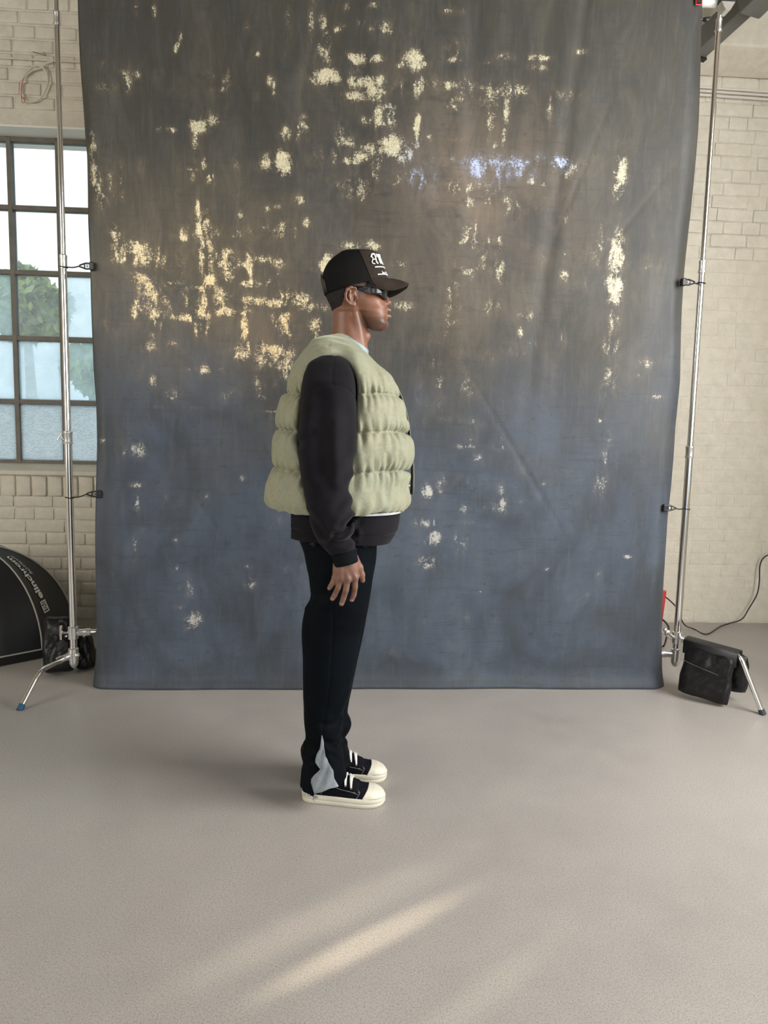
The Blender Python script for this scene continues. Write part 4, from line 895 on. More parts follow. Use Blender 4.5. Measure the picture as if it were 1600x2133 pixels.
def f_neck(P):
    d = cone(P, q(729, 650), q(731, 745), .0545, .0600)
    d = smin(d, cone(P, q(716, 648), q(713, 742), .030, .034), .02)
    d = smin(d, ell(P, q(764, 699), (.0145, .014, .017)), .014)
    d = smin(d, cone(P, q(737, 640, -.055), q(757, 738, -.022), .012, .011), .014)
    return d
BT = sil([(715, 700), (735, 680), (770, 645), (820, 635), (900, 635), (1000, 645), (1080, 640), (1150, 648), (1190, 660)],
         [(715, 748), (735, 752), (770, 772), (820, 785), (900, 785), (1000, 778), (1080, 770), (1150, 765), (1190, 755)], YM,
         [(715, 0, .06), (735, 0, .10), (770, 0, .150), (820, 0, .165), (900, 0, .165), (1000, 0, .15), (1080, 0, .17), (1150, 0, .175), (1190, 0, .16)])
def f_torso(P): return slices(P, BT, 2.3)
def f_limbs(P):
    d = chain(P, [q(690, 788, -.180), q(684, 950, -.262), q(694, 1090, -.272), q(713, 1150, -.270)], [.046, .042, .028, .025], .02)
    e_ = chain(P, [q(710, 1160, -.090), q(693, 1395, -.085), q(666, 1625, -.070)], [.078, .055, .031], .03)
    return np.minimum(smin(d, e_, .01), chain(P, [q(664, 1652, -.070), q(735, 1652, -.082), q(765, 1660, -.086)], [.024, .024, .016], .01))
HY = -.275
KN = [(739, 1203, 0), (724, 1206, -.006), (710, 1205, -.004), (698.5, 1202, .003)]
def f_hand(P):
    d = cone(P, q(709, 1160, HY), q(709, 1183, HY), .0215, .0205)
    d = smin(d, cone(P, q(728, 1154, HY), q(731, 1180, HY), .0225, .0200), .012)
    for i, (x, y, dy) in enumerate(KN):
        d = smin(d, cone(P, q(716+(x-716)*.45, 1170, HY+.002), q(x, y, HY+dy), .0165, (.0128, .0132, .0124, .0108)[i]), .013)
    F_ = [[(739, 1203, 0, .0110), (739.5, 1222, .004, .0098), (737, 1239, .012, .0090), (733, 1249, .017, .0080)],
          [(724, 1206, -.006, .0112), (720.5, 1229, -.003, .0101), (715.5, 1246, .006, .0092), (711.5, 1257.5, .013, .0084)],
          [(710, 1205, -.004, .0104), (704.5, 1224, -.002, .0094), (697, 1240, .006, .0086), (692.5, 1247, .011, .0080)],
          [(698.5, 1202, .003, .0100), (694, 1213, .003, .0094), (689, 1221, .008, .0086), (686, 1225.5, .012, .0072)]]
    for c in F_:
        e_ = chain(P, [q(a, b, HY+dy) for a, b, dy, _ in c], [r for *_, r in c], .0012)
        pass
        d = smin(d, e_, .005)
    for x, y, dy in KN[:3]: d = smin(d, ell(P, q(x, y+1, HY+dy-.006), (.0085, .0065, .009)), .008)
    th = chain(P, [q(736, 1164, HY+.006), q(748, 1182, HY+.014), q(753, 1197, HY+.018), q(755.5, 1209, HY+.020)], [.0175, .0128, .0108, .0082], .006)
    d = smin(d, th, .010)
    # tendons
    for x, y, dy in KN[:3]: d = smin(d, cone(P, q(716+(x-716)*.5, 1176, HY-.014), q(x, y-4, HY+dy-.010), .002, .003), .007)
    return d
PARTS = [(f_head, q(745, 690, 0), q(745, 530, 0), .13), (f_ear, q(731, 617, -.08), q(731, 617, -.08), .055), (f_neck, q(730, 640), q(730, 745), .10),
         (f_torso, q(710, 715), q(710, 1190), .30), (f_limbs, None, None, 0), (f_hand, q(716, 1150, HY), q(716, 1260, HY), .09)]
def f_body(P):
    M_ = mir(P); D = np.full(len(P), .5)
    for fn_, a, b, r in PARTS:
        if a is None: d = fn_(M_); D = smin(D, d, .012)
        else:
            e_ = cone(M_, a, b, r, r) if np.linalg.norm(a-b) > 1e-6 else np.linalg.norm(M_-a, axis=1)-r
            k = e_ < 0
            D = np.where(k, D, np.minimum(D, np.maximum(e_, .02)+.02) if fn_ is not f_torso else np.minimum(D, np.maximum(e_, .0)+.05))
            if k.any(): d = fn_(M_[k]); D[k] = smin(D[k], d, .010 if fn_ in (f_neck, f_torso) else (.003 if fn_ is f_ear else .006))
    return D
zT, zC = q(740, 526)[2], q(740, 745)[2]; zH1, zH0 = q(715, 1145, HY)[2], q(715, 1268, HY)[2]
zs = [0.02]
while zs[-1] < zT+.02:
    z_ = zs[-1]; zs.append(z_+(.0021 if (z_ > zC or zH0 < z_ < zH1) else .0075))
V, Q = surf(f_body, (-.17, YM-.345, 0), (.235, YM+.345, 0), .0022, zs)
V = relax(V, Q, 1, .4)
M_SKIN = mat('deep_brown_skin', (.2, .1, .06), .42); t = NT(M_SKIN); a_ = t.n('Attribute'); a_.attribute_name = 'tone'; g = t.coord()
t.color(t.mix(t.ramp(t.noise(40, 5, .6, g), [(.3, (.25,)*3), (.7, (0,)*3)]), a_.outputs[0], (.09, .04, .026)))
t.bump(t.noise(300, 4, .6, g), .15, .0008)
M_SKIN.node_tree.nodes['Principled BSDF'].inputs['Subsurface Weight'].default_value = .06
M_SKIN.node_tree.nodes['Principled BSDF'].inputs['Subsurface Scale'].default_value = .01
M_SKIN.node_tree.nodes['Principled BSDF'].inputs['Subsurface Radius'].default_value = (1, .35, .2)
body = plink('body', V, Q, M_SKIN); body['label'] = 'bare head, neck and hands with deep brown skin'
Vm = mir(V); ix, iy = img(Vm)
def gauss(cx, cy, rx, ry): return np.exp(-((ix-cx)/rx)**2-((iy-cy)/ry)**2)
tone = np.tile(np.array([.235, .108, .066]), (len(V), 1))
def blend(w_, c): global tone; tone = tone*(1-w_[:, None])+np.array(c)*w_[:, None]
inhead = (V[:, 2] > zC-.02)
face = inhead & (ix > 745)
blend(inhead*.45, (.26, .105, .055))
stub = np.clip(gauss(785, 676, 26, 13)*1.0+gauss(762, 668, 22, 16)*.8+gauss(800, 672, 12, 14)*.6+gauss(758, 640, 9, 26)*.35+gauss(806, 641, 6, 5)*.6, 0, 1)*inhead
blend(np.clip(gauss(752, 596, 20, 8)+gauss(748, 608, 6, 12)*.6, 0, 1)*inhead*.75, (.05, .03, .022))
blend(stub*.78, (.070, .040, .030))
blend(np.clip(gauss(712, 612, 16, 22)*1.1, 0, 1)*inhead*.6, (.06, .035, .025))
lip = np.clip(gauss(813, 646.5, 7, 3.4)+gauss(813, 659.5, 7, 4), 0, 1)*inhead*(np.abs(V[:, 1]-YM) < .026); blend(lip*.75, (.44, .23, .205))
blend(gauss(738, 624, 5, 6)*.6*inhead, (.05, .02, .015)); blend(gauss(777, 632, 12, 10)*inhead*.25, (.36, .19, .13))
hm = (iy > 1140) & (iy < 1275) & (Vm[:, 1] < YM-.2)
blend(hm*.9, (.225, .118, .085))
for x, y, r in ((739, 1206, 6), (724, 1209, 6), (710, 1208, 6), (738, 1231, 6), (718, 1237, 6), (701, 1232, 6)): blend(gauss(x, y, r, r)*hm*.6, (.085, .045, .035))
blend(gauss(736, 1180, 14, 16)*hm*.35, (.36, .19, .15))
tcol(body, 'tone', tone)
M_NAIL = mat('fingernail', (.27, .14, .12), .35)
for x, y, dy, w_, h_, rz in ((732, 1251, .013, .0058, .0055, .10), (710.8, 1259, .009, .0064, .006, .25), (691.5, 1248.5, .007, .0056, .0055, .42), (685.3, 1226, .008, .0045, .005, .5)):
    c = plocal(q(x, y, HY+dy-.0062)); MB().sphere((0, 0, 0), (w_, .0022, h_), 12, 6).build('fingernail', M_NAIL, body).matrix_local = Matrix.Translation(c) @ Matrix.Rotation(rz, 4, 'Y') @ Matrix.Rotation(.5, 4, 'X')
# ---------------- cropped hair under the cap
def cap_plane(P, off=0.0):      # >0 below the cap's lower edge
    a, b = q(677, 614), q(808, 583); s = (b[2]-a[2])/(b[0]-a[0]); return (a[2]+s*(P[:, 0]-a[0])-P[:, 2]+off)/math.sqrt(1+s*s)
def f_hair(P):
    d = smin(f_head(mir(P)), f_neck(mir(P)), .01)-.0028
    d = smax(d, (P[:, 0]-q(711, 620)[0])+.35*(q(711, 640)[2]-P[:, 2])+.002*waves(P, 900, 3), .002); d = smax(d, q(690, 648)[2]-P[:, 2]+.3*(P[:, 0]-q(690, 648)[0]), .004)
    return np.maximum(d, P[:, 2]-q(700, 598)[2])
V, Q = surf(f_hair, (-.075, YM-.09, q(700, 656)[2]), (.0, YM+.09, q(700, 596)[2]), .0022)
V += .0012*rng.randn(*V.shape)*.5
plink('cropped_hair', V, Q, noisy('black_hair', (.006, .005, .005), (.022, .018, .016), 300, .8, .6, 500, .002))
# ---------------- cap
capT = sil([(522, 724), (524, 714), (530, 704), (541, 690), (550, 682), (560, 676.5), (575, 672.5), (592, 672), (603, 674), (620, 678)],
           [(522, 764), (524, 779), (527, 785), (540, 791), (555, 797), (570, 803), (581, 807), (600, 809), (620, 808)], YM,
           [(522, 0, .024), (524, 0, .040), (530, 0, .056), (541, 0, .069), (560, 0, .081), (580, 0, .087), (600, 0, .0885), (620, 0, .088)])
def f_cap(P): return slices(P, capT, 2.25)-.0005*waves(P, 60, 8)
V, Q = surf(f_cap, (-.12, YM-.10, q(720, 622)[2]), (.17, YM+.10, q(740, 518)[2]), .0025)
V, Q = cull(V, Q, cap_plane(V, -.0045) < .0012)
cp_ = cap_plane(V, -.0045); k_ = cp_ > -.0016; V[k_, 2] += cp_[k_]*1.02
V = relax(V, Q, 2, .5)
bx, by = q(745, 523), q(772, 592); cx_ = V[Q].mean(1); side = (cx_[:, 0]-(bx[0]+(by[0]-bx[0])*(cx_[:, 2]-bx[2])/(by[2]-bx[2])))
M_MESH = mat('black_cap_mesh', (.010, .009, .009), .7, Specular_IOR_Level=.15); t = NT(M_MESH); g = t.coord()
wv = t.n('TexWave'); wv.bands_direction = 'X'; wv.inputs['Scale'].default_value = 130; t.l(g, wv.inputs[0]); wv2 = t.n('TexWave'); wv2.bands_direction = 'Z'; wv2.inputs['Scale'].default_value = 120; t.l(g, wv2.inputs[0])
hh = t.math('MULTIPLY', wv.outputs[0], wv2.outputs[0]); t.color(t.ramp(wv.outputs[0], [(.2, (.002, .002, .002)), (.8, (.009, .0085, .0085))])); t.bump(hh, .6, .0012)
M_FOAM = noisy('dark_brown_cap_twill', (.026, .0185, .015), (.038, .028, .022), 30, .85, .3, 500, .0006, Specular_IOR_Level=.15)
cap = bpy.data.objects.new('trucker_cap', None); COL.objects.link(cap); cap.parent = person; cap['label'] = 'dark trucker cap with brown front, curved peak and white lettering'
def sub(V, Q): used = np.unique(Q); m = -np.ones(len(V), int); m[used] = np.arange(len(used)); return V[used], m[Q]
Vb, Qb = sub(V, Q[side <= 0]); ob = plink('mesh_crown', Vb, Qb, M_MESH, cap); solid(ob, .002)
Vf, Qf = sub(V, Q[side > 0]); ob = plink('front_panel', Vf, Qf, M_FOAM, cap); solid(ob, .003)
def crown_pt(phi, z, off=0.0):
    xb, xf, yc, b = [float(np.interp(z, capT[:, 0], capT[:, j])) for j in (1, 2, 3, 4)]; a = (xf-xb)/2; c, s = math.cos(phi), math.sin(phi); n = 2.25
    return Vector(((xf+xb)/2+(a+off)*math.copysign(abs(c)**(2/n), c), YM-(b+off)*math.copysign(abs(s)**(2/n), s), z))
pts = []
for i in range(25):                                        # seam between mesh and front
    k = i/24*math.pi-.0; zz = 0
sy = []
for i in range(41):
    f_ = -1+2*i/40; pz = bx[2]-.003-(bx[2]-by[2])*abs(f_)**1.5
    lo_, hi_ = 0, math.pi; tx = bx[0]+(by[0]-bx[0])*(pz-bx[2])/(by[2]-bx[2])
    for _ in range(30):
        m_ = (lo_+hi_)/2
        if crown_pt(m_, pz).x > tx: lo_ = m_
        else: hi_ = m_
    sy.append(plocal(crown_pt(math.copysign(m_, -f_), pz, .0006)))
MB().tube(sy, .0011, 6).build('panel_seam', M_FOAM, cap)
c = q(725, 523); MB().sphere(plocal(c), (.008, .008, .0035)).build('top_button', M_MESH, cap)
# peak
BRT = [(0, 851, 590), (18, 849.5, 592.5), (33, 838, 597.5), (48, 823, 602.5), (60, 808, 603), (72, 790, 599.5), (82, 774, 595.5), (90, 763, 592.5)]
def edge(phi):
    a = abs(phi); px = np.interp(a, [r[0] for r in BRT], [r[1] for r in BRT]); py = np.interp(a, [r[0] for r in BRT], [r[2] for r in BRT])
    y = math.sin(math.radians(a))*.083; p = at(px, py, YM-y); return Vector((p.x, YM-math.copysign(y, phi), p.z))
def rootp(phi):
    a = math.radians(phi); x = q(768, 590)[0]+(q(808, 582)[0]-q(768, 590)[0])*math.cos(a); s = (q(808, 583)[2]-q(677, 614)[2])/(q(808, 583)[0]-q(677, 614)[0])
    return Vector((x-.004, YM-.081*math.sin(a), q(677, 614)[2]+s*(x-q(677, 614)[0])+.002))
nv, nr = 48, 10; V = []
for i in range(nv+1):
    ph = -90+180*i/nv; e_, r_ = edge(ph), rootp(ph)
    for j in range(nr+1): s = j/nr; p = r_.lerp(e_, s); p.z += .006*math.sin(math.pi*s)*math.cos(math.radians(ph)); V.append(plocal(p))
F = [(i*(nr+1)+j, i*(nr+1)+j+1, (i+1)*(nr+1)+j+1, (i+1)*(nr+1)+j) for i in range(nv) for j in range(nr)]
ob = mobj('peak', V, F, M_FOAM, cap); bm = bmesh.new(); bm.from_mesh(ob.data); bmesh.ops.recalc_face_normals(bm, faces=bm.faces)
if sum(f.normal.z for f in bm.faces) < 0: bmesh.ops.reverse_faces(bm, faces=bm.faces)
bm.to_mesh(ob.data); bm.free()
ob2 = mobj('peak_underside', [Vector(v)-Vector((0, 0, .0042)) for v in V], F, M_MESH, cap); solid(ob, .004, -1); solid(ob2, .001, 0)
V = [plocal(Vector(p)+Vector((0, 0, -.002))) for p in (edge(-90+180*i/nv) for i in range(nv+1))]; MB().tube(V, .0024, 6).build('peak_edge', M_FOAM, cap)
# strap at the back
V = []
for i in range(21):
    a = -.62+1.24*i/20; zz0, zz1 = q(676, 612)[2]-.003, q(669, 572)[2]
    for s in (0, .33, .66, 1):
        z_ = zz0+(zz1-zz0)*s*(1-(a/.75)**2*.6); p = crown_pt(math.pi-a*.75, z_, .001+.006*s*(1-(a/.62)**2)); V.append(plocal(p))
F = [(i*4+j, i*4+j+1, (i+1)*4+j+1, (i+1)*4+j) for i in range(20) for j in range(3)]
ob = mobj('snap_strap', V, F, M_BLACKPL, cap); solid(ob, .002, 0)
def cap_text(txt, ph0, ph1, zb, zh, name, bold, shear=0.0):
    v, f = text_mesh(txt, 1, bold, shear); w_ = max(p.x for p in v); h_ = max(p.y for p in v); out = []
    for p in v:
        ph = math.radians(ph0+(ph1-ph0)*p.x/w_); z_ = zb+zh*p.y/h_; c_ = crown_pt(ph, z_, .0032); z2 = z_+.24*(c_.x-crown_pt(math.radians(ph0), zb).x); out.append(plocal(crown_pt(ph, z2, .0032)))
    ob = mobj(name, out, f, M_WHITE, cap, False); solid(ob, .0012, 0); return ob
zz = lambda y: q(790, y)[2]
# old-style black letters, strokes on a 1 x 1 cell
def stroke_glyph(strokes, ph0, ph1, zb, zt, name):
    mb = MB()
    def P_(x, y):
        ph = math.radians(ph0+(ph1-ph0)*x); z_ = zb+(zt-zb)*y; c_ = crown_pt(ph, z_, .0035); z2 = z_+.24*(c_.x-crown_pt(math.radians(ph0), zb).x); return plocal(crown_pt(ph, z2, .0035))
    for s in strokes:
        w_ = s[0]*1.35; mb.tube([P_(x, y) for x, y in [((1-k/4)*a[0]+k/4*b[0], (1-k/4)*a[1]+k/4*b[1]) for a, b in zip(s[1:-1], s[2:]) for k in range(5)]], w_, 6)
    ob = mb.build(name, M_WHITE, cap)
A_ = [(.0020, (.02, .70), (.10, .95), (.24, .97), (.30, .80), (.30, .15), (.38, .02)), (.0012, (.02, .70), (.12, .62), (.10, .40), (.04, .25), (.06, .06), (.18, .02)), (.0012, (.10, .45), (.30, .45)),
      (.0020, (.46, .70), (.50, .92), (.58, .80), (.58, .15), (.64, .03)), (.0013, (.58, .80), (.68, .95), (.74, .82), (.74, .15), (.80, .03)), (.0013, (.74, .80), (.84, .95), (.90, .82), (.90, .10), (.98, .02)), (.0010, (.40, 1.0), (.46, .70))]
stroke_glyph(A_, 60, 12, zz(561), zz(537), 'blackletter_lettering')
stroke_glyph([(.0014, (0, .5), (1, .5))], 54, 10, zz(568), zz(564), 'upper_rule')
stroke_glyph([(.0009, (.05, 1), (.05, 0), (.25, .1), (.3, .45), (.05, .5)), (.0009, (.5, .6), (.5, 0)), (.0009, (.5, .5), (.7, .65)), (.0009, (.9, .9), (.9, 0))], 38, 14, zz(578), zz(571), 'small_lettering')
stroke_glyph([(.0014, (0, .5), (1, .5))], 52, 10, zz(583), zz(579), 'lower_rule')
# ---------------- sunglasses
M_LENS = mat('dark_lens', (.010, .012, .015), .06); M_FRAME = mat('black_acetate', (.006, .006, .007), .18)
gl_ = bpy.data.objects.new('sunglasses', None); COL.objects.link(gl_); gl_.parent = person; gl_['label'] = 'black wraparound sunglasses'
def gpt(phi, py, off=0):
    a = math.radians(phi); x = q(772, 610)[0]+(.0575+off)*math.cos(a); y = (.0805+off)*math.sin(a); p = at(790, py, YM-abs(y)); pp = at(790, py, YM); z = pp.z+(p.z-pp.z)*1.0
    return Vector((x, YM-y, at(772+36*math.cos(a), py, YM-abs(y)).z))
TP = lambda a: np.interp(abs(a), [0, 30, 60, 90], [602, 602, 600, 598]); BF = lambda a: np.interp(abs(a), [0, 30, 60, 90], [608, 610, 612, 612.5])
BL = lambda a: np.interp(abs(a), [0, 5, 12, 30, 45, 60, 80], [612, 617, 626.5, 625, 620, 614, 612])
def ribbon(name, T_, B_, a0, a1, off, th, m, n=48, k=5):
    V = []
    for i in range(n+1):
        a = a0+(a1-a0)*i/n
        for j in range(k+1): V.append(plocal(gpt(a, T_(a)+(B_(a)-T_(a))*j/k, off)))
    F = [(i*(k+1)+j, i*(k+1)+j+1, (i+1)*(k+1)+j+1, (i+1)*(k+1)+j) for i in range(n) for j in range(k)]
    o = mobj(name, V, F, m, gl_); solid(o, th, 0); return o
ribbon('lens', lambda a: TP(a)+1, BL, -84, 84, 0, .002, M_LENS); ribbon('frame_front', TP, BF, -90, 90, .0018, .0035, M_FRAME)
for s in (-1, 1):
    pl = [(772.5, 597.5, -.0815), (760, 596.5, -.0820), (745, 595, -.0815), (733, 594.5, -.080), (728, 596, -.078), (734, 598, -.080), (745, 602, -.0815), (758, 607.5, -.0820), (773, 613, -.0815)]
    P_ = [plocal(q(x, y, d)) for x, y, d in pl]; P_ = [Vector((p.x, s*p.y, p.z)) for p in P_]
    MB().prism(P_, (0, s, 0), .0035).build('temple_arm', M_FRAME, gl_, False, .0006)
M_GOLD = mat('gold_metal', (.75, .6, .35), .25, 1.0)
mb = MB()
for y in (600.5, 604.5): mb.sphere(plocal(q(768.5, y, -.0865)), .0012, 8, 6)
mb.build('hinge_dots', M_GOLD, gl_)
# ---------------- sweatshirt
NS_ = lambda P: np.abs(P[:, 1]-YM)
YS = YM-.26
def silY(L, R, Yp, W, n=170):
    l, r = scurve(zx(L, Yp)), scurve(zx(R, Yp)); pc = 680
    w_ = np.array(sorted((at(pc, a, Yp).z, YM+b, c) for a, b, c in W)); z = np.linspace(max(l[0, 0], r[0, 0]), min(l[-1, 0], r[-1, 0]), n)
    return np.column_stack([z, np.interp(z, l[:, 0], l[:, 1]), np.interp(z, r[:, 0], r[:, 1]), np.interp(z, w_[:, 0], w_[:, 1]), np.interp(z, w_[:, 0], w_[:, 2])])
slT = silY([(738, 664), (748, 646), (768, 635), (795, 629), (832, 626), (880, 624), (922, 621), (960, 624), (1000, 630), (1040, 637), (1077, 645), (1100, 651), (1115, 657), (1130, 667), (1142, 678), (1154, 688)],
           [(738, 712), (748, 728), (768, 736), (795, 740), (832, 741), (880, 742), (922, 742), (955, 741), (985, 738), (1012, 730), (1040, 732), (1070, 735), (1084, 733), (1093, 728), (1103, 736), (1115, 736), (1130, 738), (1142, 742), (1154, 742)], YS,
           [(738, -.185, .045), (755, -.195, .062), (795, -.222, .082), (850, -.240, .088), (920, -.262, .088), (1000, -.275, .084), (1077, -.280, .070), (1115, -.278, .058), (1154, -.275, .044)])
tsT = sil([(735, 680), (748, 664), (775, 640), (900, 628), (1000, 622), (1035, 602), (1057, 594), (1090, 593.5), (1107, 594), (1122, 600), (1140, 604)],
          [(735, 740), (748, 752), (775, 782), (900, 815), (1000, 828), (1035, 832), (1060, 832), (1090, 829), (1110, 824), (1122, 817), (1140, 812)], YM,
          [(735, 0, .16), (748, 0, .195), (800, 0, .21), (1000, 0, .215), (1060, 0, .225), (1100, 0, .222), (1140, 0, .212)])
C3 = lambda pts, dy: [q(x, y, dy) for x, y in pts]
gr_seam = C3([(628, 834), (640, 818), (660, 806), (692, 801), (720, 807), (733, 817), (741, 828)], -.30)
gr_top = C3([(697, 736), (693, 770), (692, 801)], -.28)
folds = [(C3([(738, 1086), (727, 1093), (722, 1104), (712, 1112), (698, 1114)], -.335), .010, .008), (C3([(739, 1096), (732, 1108), (722, 1117), (704, 1121)], -.335), -.008, .009), (C3([(740, 1120), (722, 1128), (690, 1128)], -.335), .007, .008), (C3([(741, 1128), (725, 1136), (690, 1138), (675, 1133)], -.325), .0045, .008),
         (C3([(742, 1142), (725, 1150), (690, 1147)], -.32), .003, .006), (C3([(733, 1062), (722, 1075), (712, 1096)], -.34), .006, .012), (C3([(622, 925), (640, 912), (652, 905)], -.33), .006, .012), (C3([(742, 958), (728, 980), (716, 1000)], -.35), .005, .014),
         (C3([(735, 1010), (718, 1030), (704, 1060)], -.35), .004, .014), (C3([(645, 1075), (660, 1090), (672, 1110)], -.34), .004, .010), (C3([(700, 880), (698, 940), (705, 1000)], -.36), -.007, .020), (C3([(668, 830), (664, 900), (668, 980)], -.36), .008, .022), (C3([(722, 850), (726, 900), (722, 950)], -.36), .003, .015)]
def xzd(P, pts):
    A = P.copy(); A[:, 1] = 0; return polyd(A, [np.array((a[0], 0, a[2])) for a in pts])
def f_sweat(P):
    M_ = mir(P); d1 = slices(M_, slT, 2.15); d2 = slices(M_, tsT, 2.6); d = smin(d1, d2, .012)
    near = (M_[:, 1] < YM-.16) & (d < .03)
    if near.any():
        N_ = M_[near]; e_ = np.zeros(len(N_))
        for pts, am, w_ in folds:
            if N_[:, 2].min() > max(p[2] for p in pts)+.05 or N_[:, 2].max() < min(p[2] for p in pts)-.05: continue
            r_ = xzd(N_, pts); e_ += am*np.exp(-(r_/w_)**2) - am*.5*np.exp(-((r_-w_*2)/w_)**2)
        for pts in (gr_seam, gr_top):
            r_ = xzd(N_, pts); e_ += .0032*np.exp(-(r_/.0032)**2)
        d[near] += e_
    d += .0022*waves(M_*np.array([1, 1, .45]), 42, 5)*.8
    zr = q(790, 1100)[2]+.10*(P[:, 0]-q(790, 1100)[0])*-.5; k = (P[:, 2] < zr+.04) & (M_[:, 1] > YM-.24)
    if k.any(): d[k] += .003*np.exp(-((P[k, 2]-zr[k])/.003)**2)+.004*(P[k, 2] < zr[k])
    return d
hemA, hemB = q(600, 1109), q(817, 1122)
def hemz(P): return hemA[2]+(hemB[2]-hemA[2])*(P[:, 0]-hemA[0])/(hemB[0]-hemA[0])
cufA, cufB = q(688, 1153, -.275), q(743, 1140, -.275)
def cufz(P): return cufA[2]+(cufB[2]-cufA[2])*(P[:, 0]-cufA[0])/(cufB[0]-cufA[0])
V, Q = surf(f_sweat, (-.16, YM-.39, q(700, 1190, -.3)[2]), (.24, YM+.39, q(700, 730, -.2)[2]), .0034)
isarm = NS_(V) > .215+.02
lim = np.where((NS_(V) > .217) & (V[:, 0] < q(762, 1100, -.27)[0]), cufz(V), hemz(V))
V, Q = cull(V, Q, V[:, 2] > lim-.0017)
lim = np.where((NS_(V) > .217) & (V[:, 0] < q(762, 1100, -.27)[0]), cufz(V), hemz(V)); k_ = V[:, 2] < lim+.0017; V[k_, 2] = lim[k_]
V = relax(V, Q, 2, .5)
M_SW = mat('washed_black_fleece', (.02, .017, .02), .85); t = NT(M_SW); g = t.coord()
t.color(t.ramp(t.noise(7, 7, .65, g), [(.3, (.0052, .0048, .0066)), (.7, (.0120, .0108, .0142))])); t.bump(t.noise(500, 3, .7, g), .25, .0006)
M_SW.node_tree.nodes['Principled BSDF'].inputs['Sheen Weight'].default_value = .06; M_SW.node_tree.nodes['Principled BSDF'].inputs['Specular IOR Level'].default_value = .12
sw = plink('sweatshirt', V, Q, M_SW); sw['label'] = 'washed black crew-neck sweatshirt with dropped shoulders'; solid(sw, .004)
M_RIB = mat('black_ribbed_cuff', (.008, .009, .011), .9, Specular_IOR_Level=.06); t = NT(M_RIB); g = t.coord(); wv = t.n('TexWave'); wv.inputs['Scale'].default_value = 70; wv.bands_direction = 'X'; t.l(g, wv.inputs[0]); t.bump(wv.outputs[0], .15, .0008)
def loft(name, rings, m, parent, close=True):
    n = len(rings[0]); V = [plocal(p) for r in rings for p in r]; F = [(i*n+k, i*n+(k+1) % n, (i+1)*n+(k+1) % n, (i+1)*n+k) for i in range(len(rings)-1) for k in range(n)]
    return mobj(name, V, F, m, parent)
def ringp(c, u, a, b, n=40, sgn=-1, ex=2.0, dy=0):
    c = Vector(c); u = Vector(u).normalized(); out = []
    for k in range(n):
        t_ = 2*math.pi*k/n; cs, sn = math.cos(t_), math.sin(t_); out.append(c+u*(a*math.copysign(abs(cs)**(2/ex), cs))+Vector((0, 1, 0))*(b*math.copysign(abs(sn)**(2/ex), sn)))
    return out
for s in (-1, 1):
    rr_ = []
    for (x, y, tx, ty, a, b) in ((716, 1143, 1, .10, .040, .040), (716, 1151, 1, .18, .0435, .0400), (716.5, 1153, 1, .2, .0415, .039), (719, 1163, 1, .24, .0405, .0375), (721, 1172, 1, .26, .0400, .0365), (721.5, 1174.5, 1, .26, .0385, .035), (720, 1166, 1, .25, .034, .032)):
        c = Vector(q(x, y, -.275)); r_ = ringp(c, (tx, 0, ty), a, b, 44); rr_.append([Vector((p.x, YM+(p.y-YM)*(-s), p.z)) for p in r_] if s == 1 else r_)
    ob = loft('ribbed_cuff', rr_, M_RIB, sw)
# ---------------- T-shirt: neckband and the hem showing under the vest
M_TEE = noisy('pale_blue_jersey', (.26, .34, .37), (.38, .46, .48), 30, .85, .2, 300, .0006); M_TEEW = noisy('white_jersey', (.72, .74, .74), (.80, .82, .81), 20, .8, .2, 300, .0006)
tee = bpy.data.objects.new('t_shirt', None); COL.objects.link(tee); tee.parent = person; tee['label'] = 'pale T-shirt showing at the collar and under the vest'
A0, A1 = Vector(q(698, 700)), Vector(q(763, 737)); ux = (A1-A0).normalized(); cN = (A0+A1)/2; axN = Vector((-ux.z, 0, ux.x)).normalized()
L_ = (A1-A0).length/2
rr_ = [ringp(cN+axN*h_+ux*o_, ux, a, b, 60) for h_, o_, a, b in ((.010, 0, L_-.0035, .0600), (.0145, 0, L_-.001, .0620), (.013, .0, L_+.0015, .0645), (.004, 0, L_+.006, .070), (-.006, .002, L_+.014, .082), (-.018, .004, L_+.022, .096), (-.034, .006, L_+.03, .115))]
loft('neckband', rr_, M_TEE, tee)
V = []; n = 26
for i in range(n+1):
    f_ = i/n
    x, y0 = 776+(832-776)*f_, 1076-15*f_+3*math.sin(math.pi*f_); th = .1+6.8*math.sin(math.pi*min(1, f_*1.02))**.55
    for dy_ in (0, th):
        z_ = 0; P0 = q(x, y0-th+dy_, 0)
        xb, xf, yc, b = [float(np.interp(P0[2], tsT[:, 0], tsT[:, j])) for j in (1, 2, 3, 4)]; a = (xf-xb)/2
        # wraps from the front centre toward the near side, standing a little proud of the sweatshirt
        ph = math.radians(78*(1-f_)+2); px_ = (xb+xf)/2+(a+.010)*math.cos(ph)**(2/2.6); py_ = YM-(b+.010)*math.sin(ph)**(2/2.6)
        pz = at(x, y0-th+dy_, py_).z; V.append(plocal((px_, py_, pz)))
ob = mobj('shirt_hem', V, [(2*i, 2*i+1, 2*i+3, 2*i+2) for i in range(n)], M_TEEW, tee); solid(ob, .003, 0)
# ---------------- necklace
mb = MB()
for k in range(60):
    t_ = 2*math.pi*k/60; p = cN+axN*(.0155-.010*max(0, math.cos(t_))*.9)+ux*((L_+.0005)*math.cos(t_))+Vector((0, .0635*math.sin(t_), 0)); mb.sphere(plocal(p), .0019, 6, 4)
nk = mb.build('bead_necklace', mat('silver_beads', (.75, .74, .70), .25, 1.0), person)
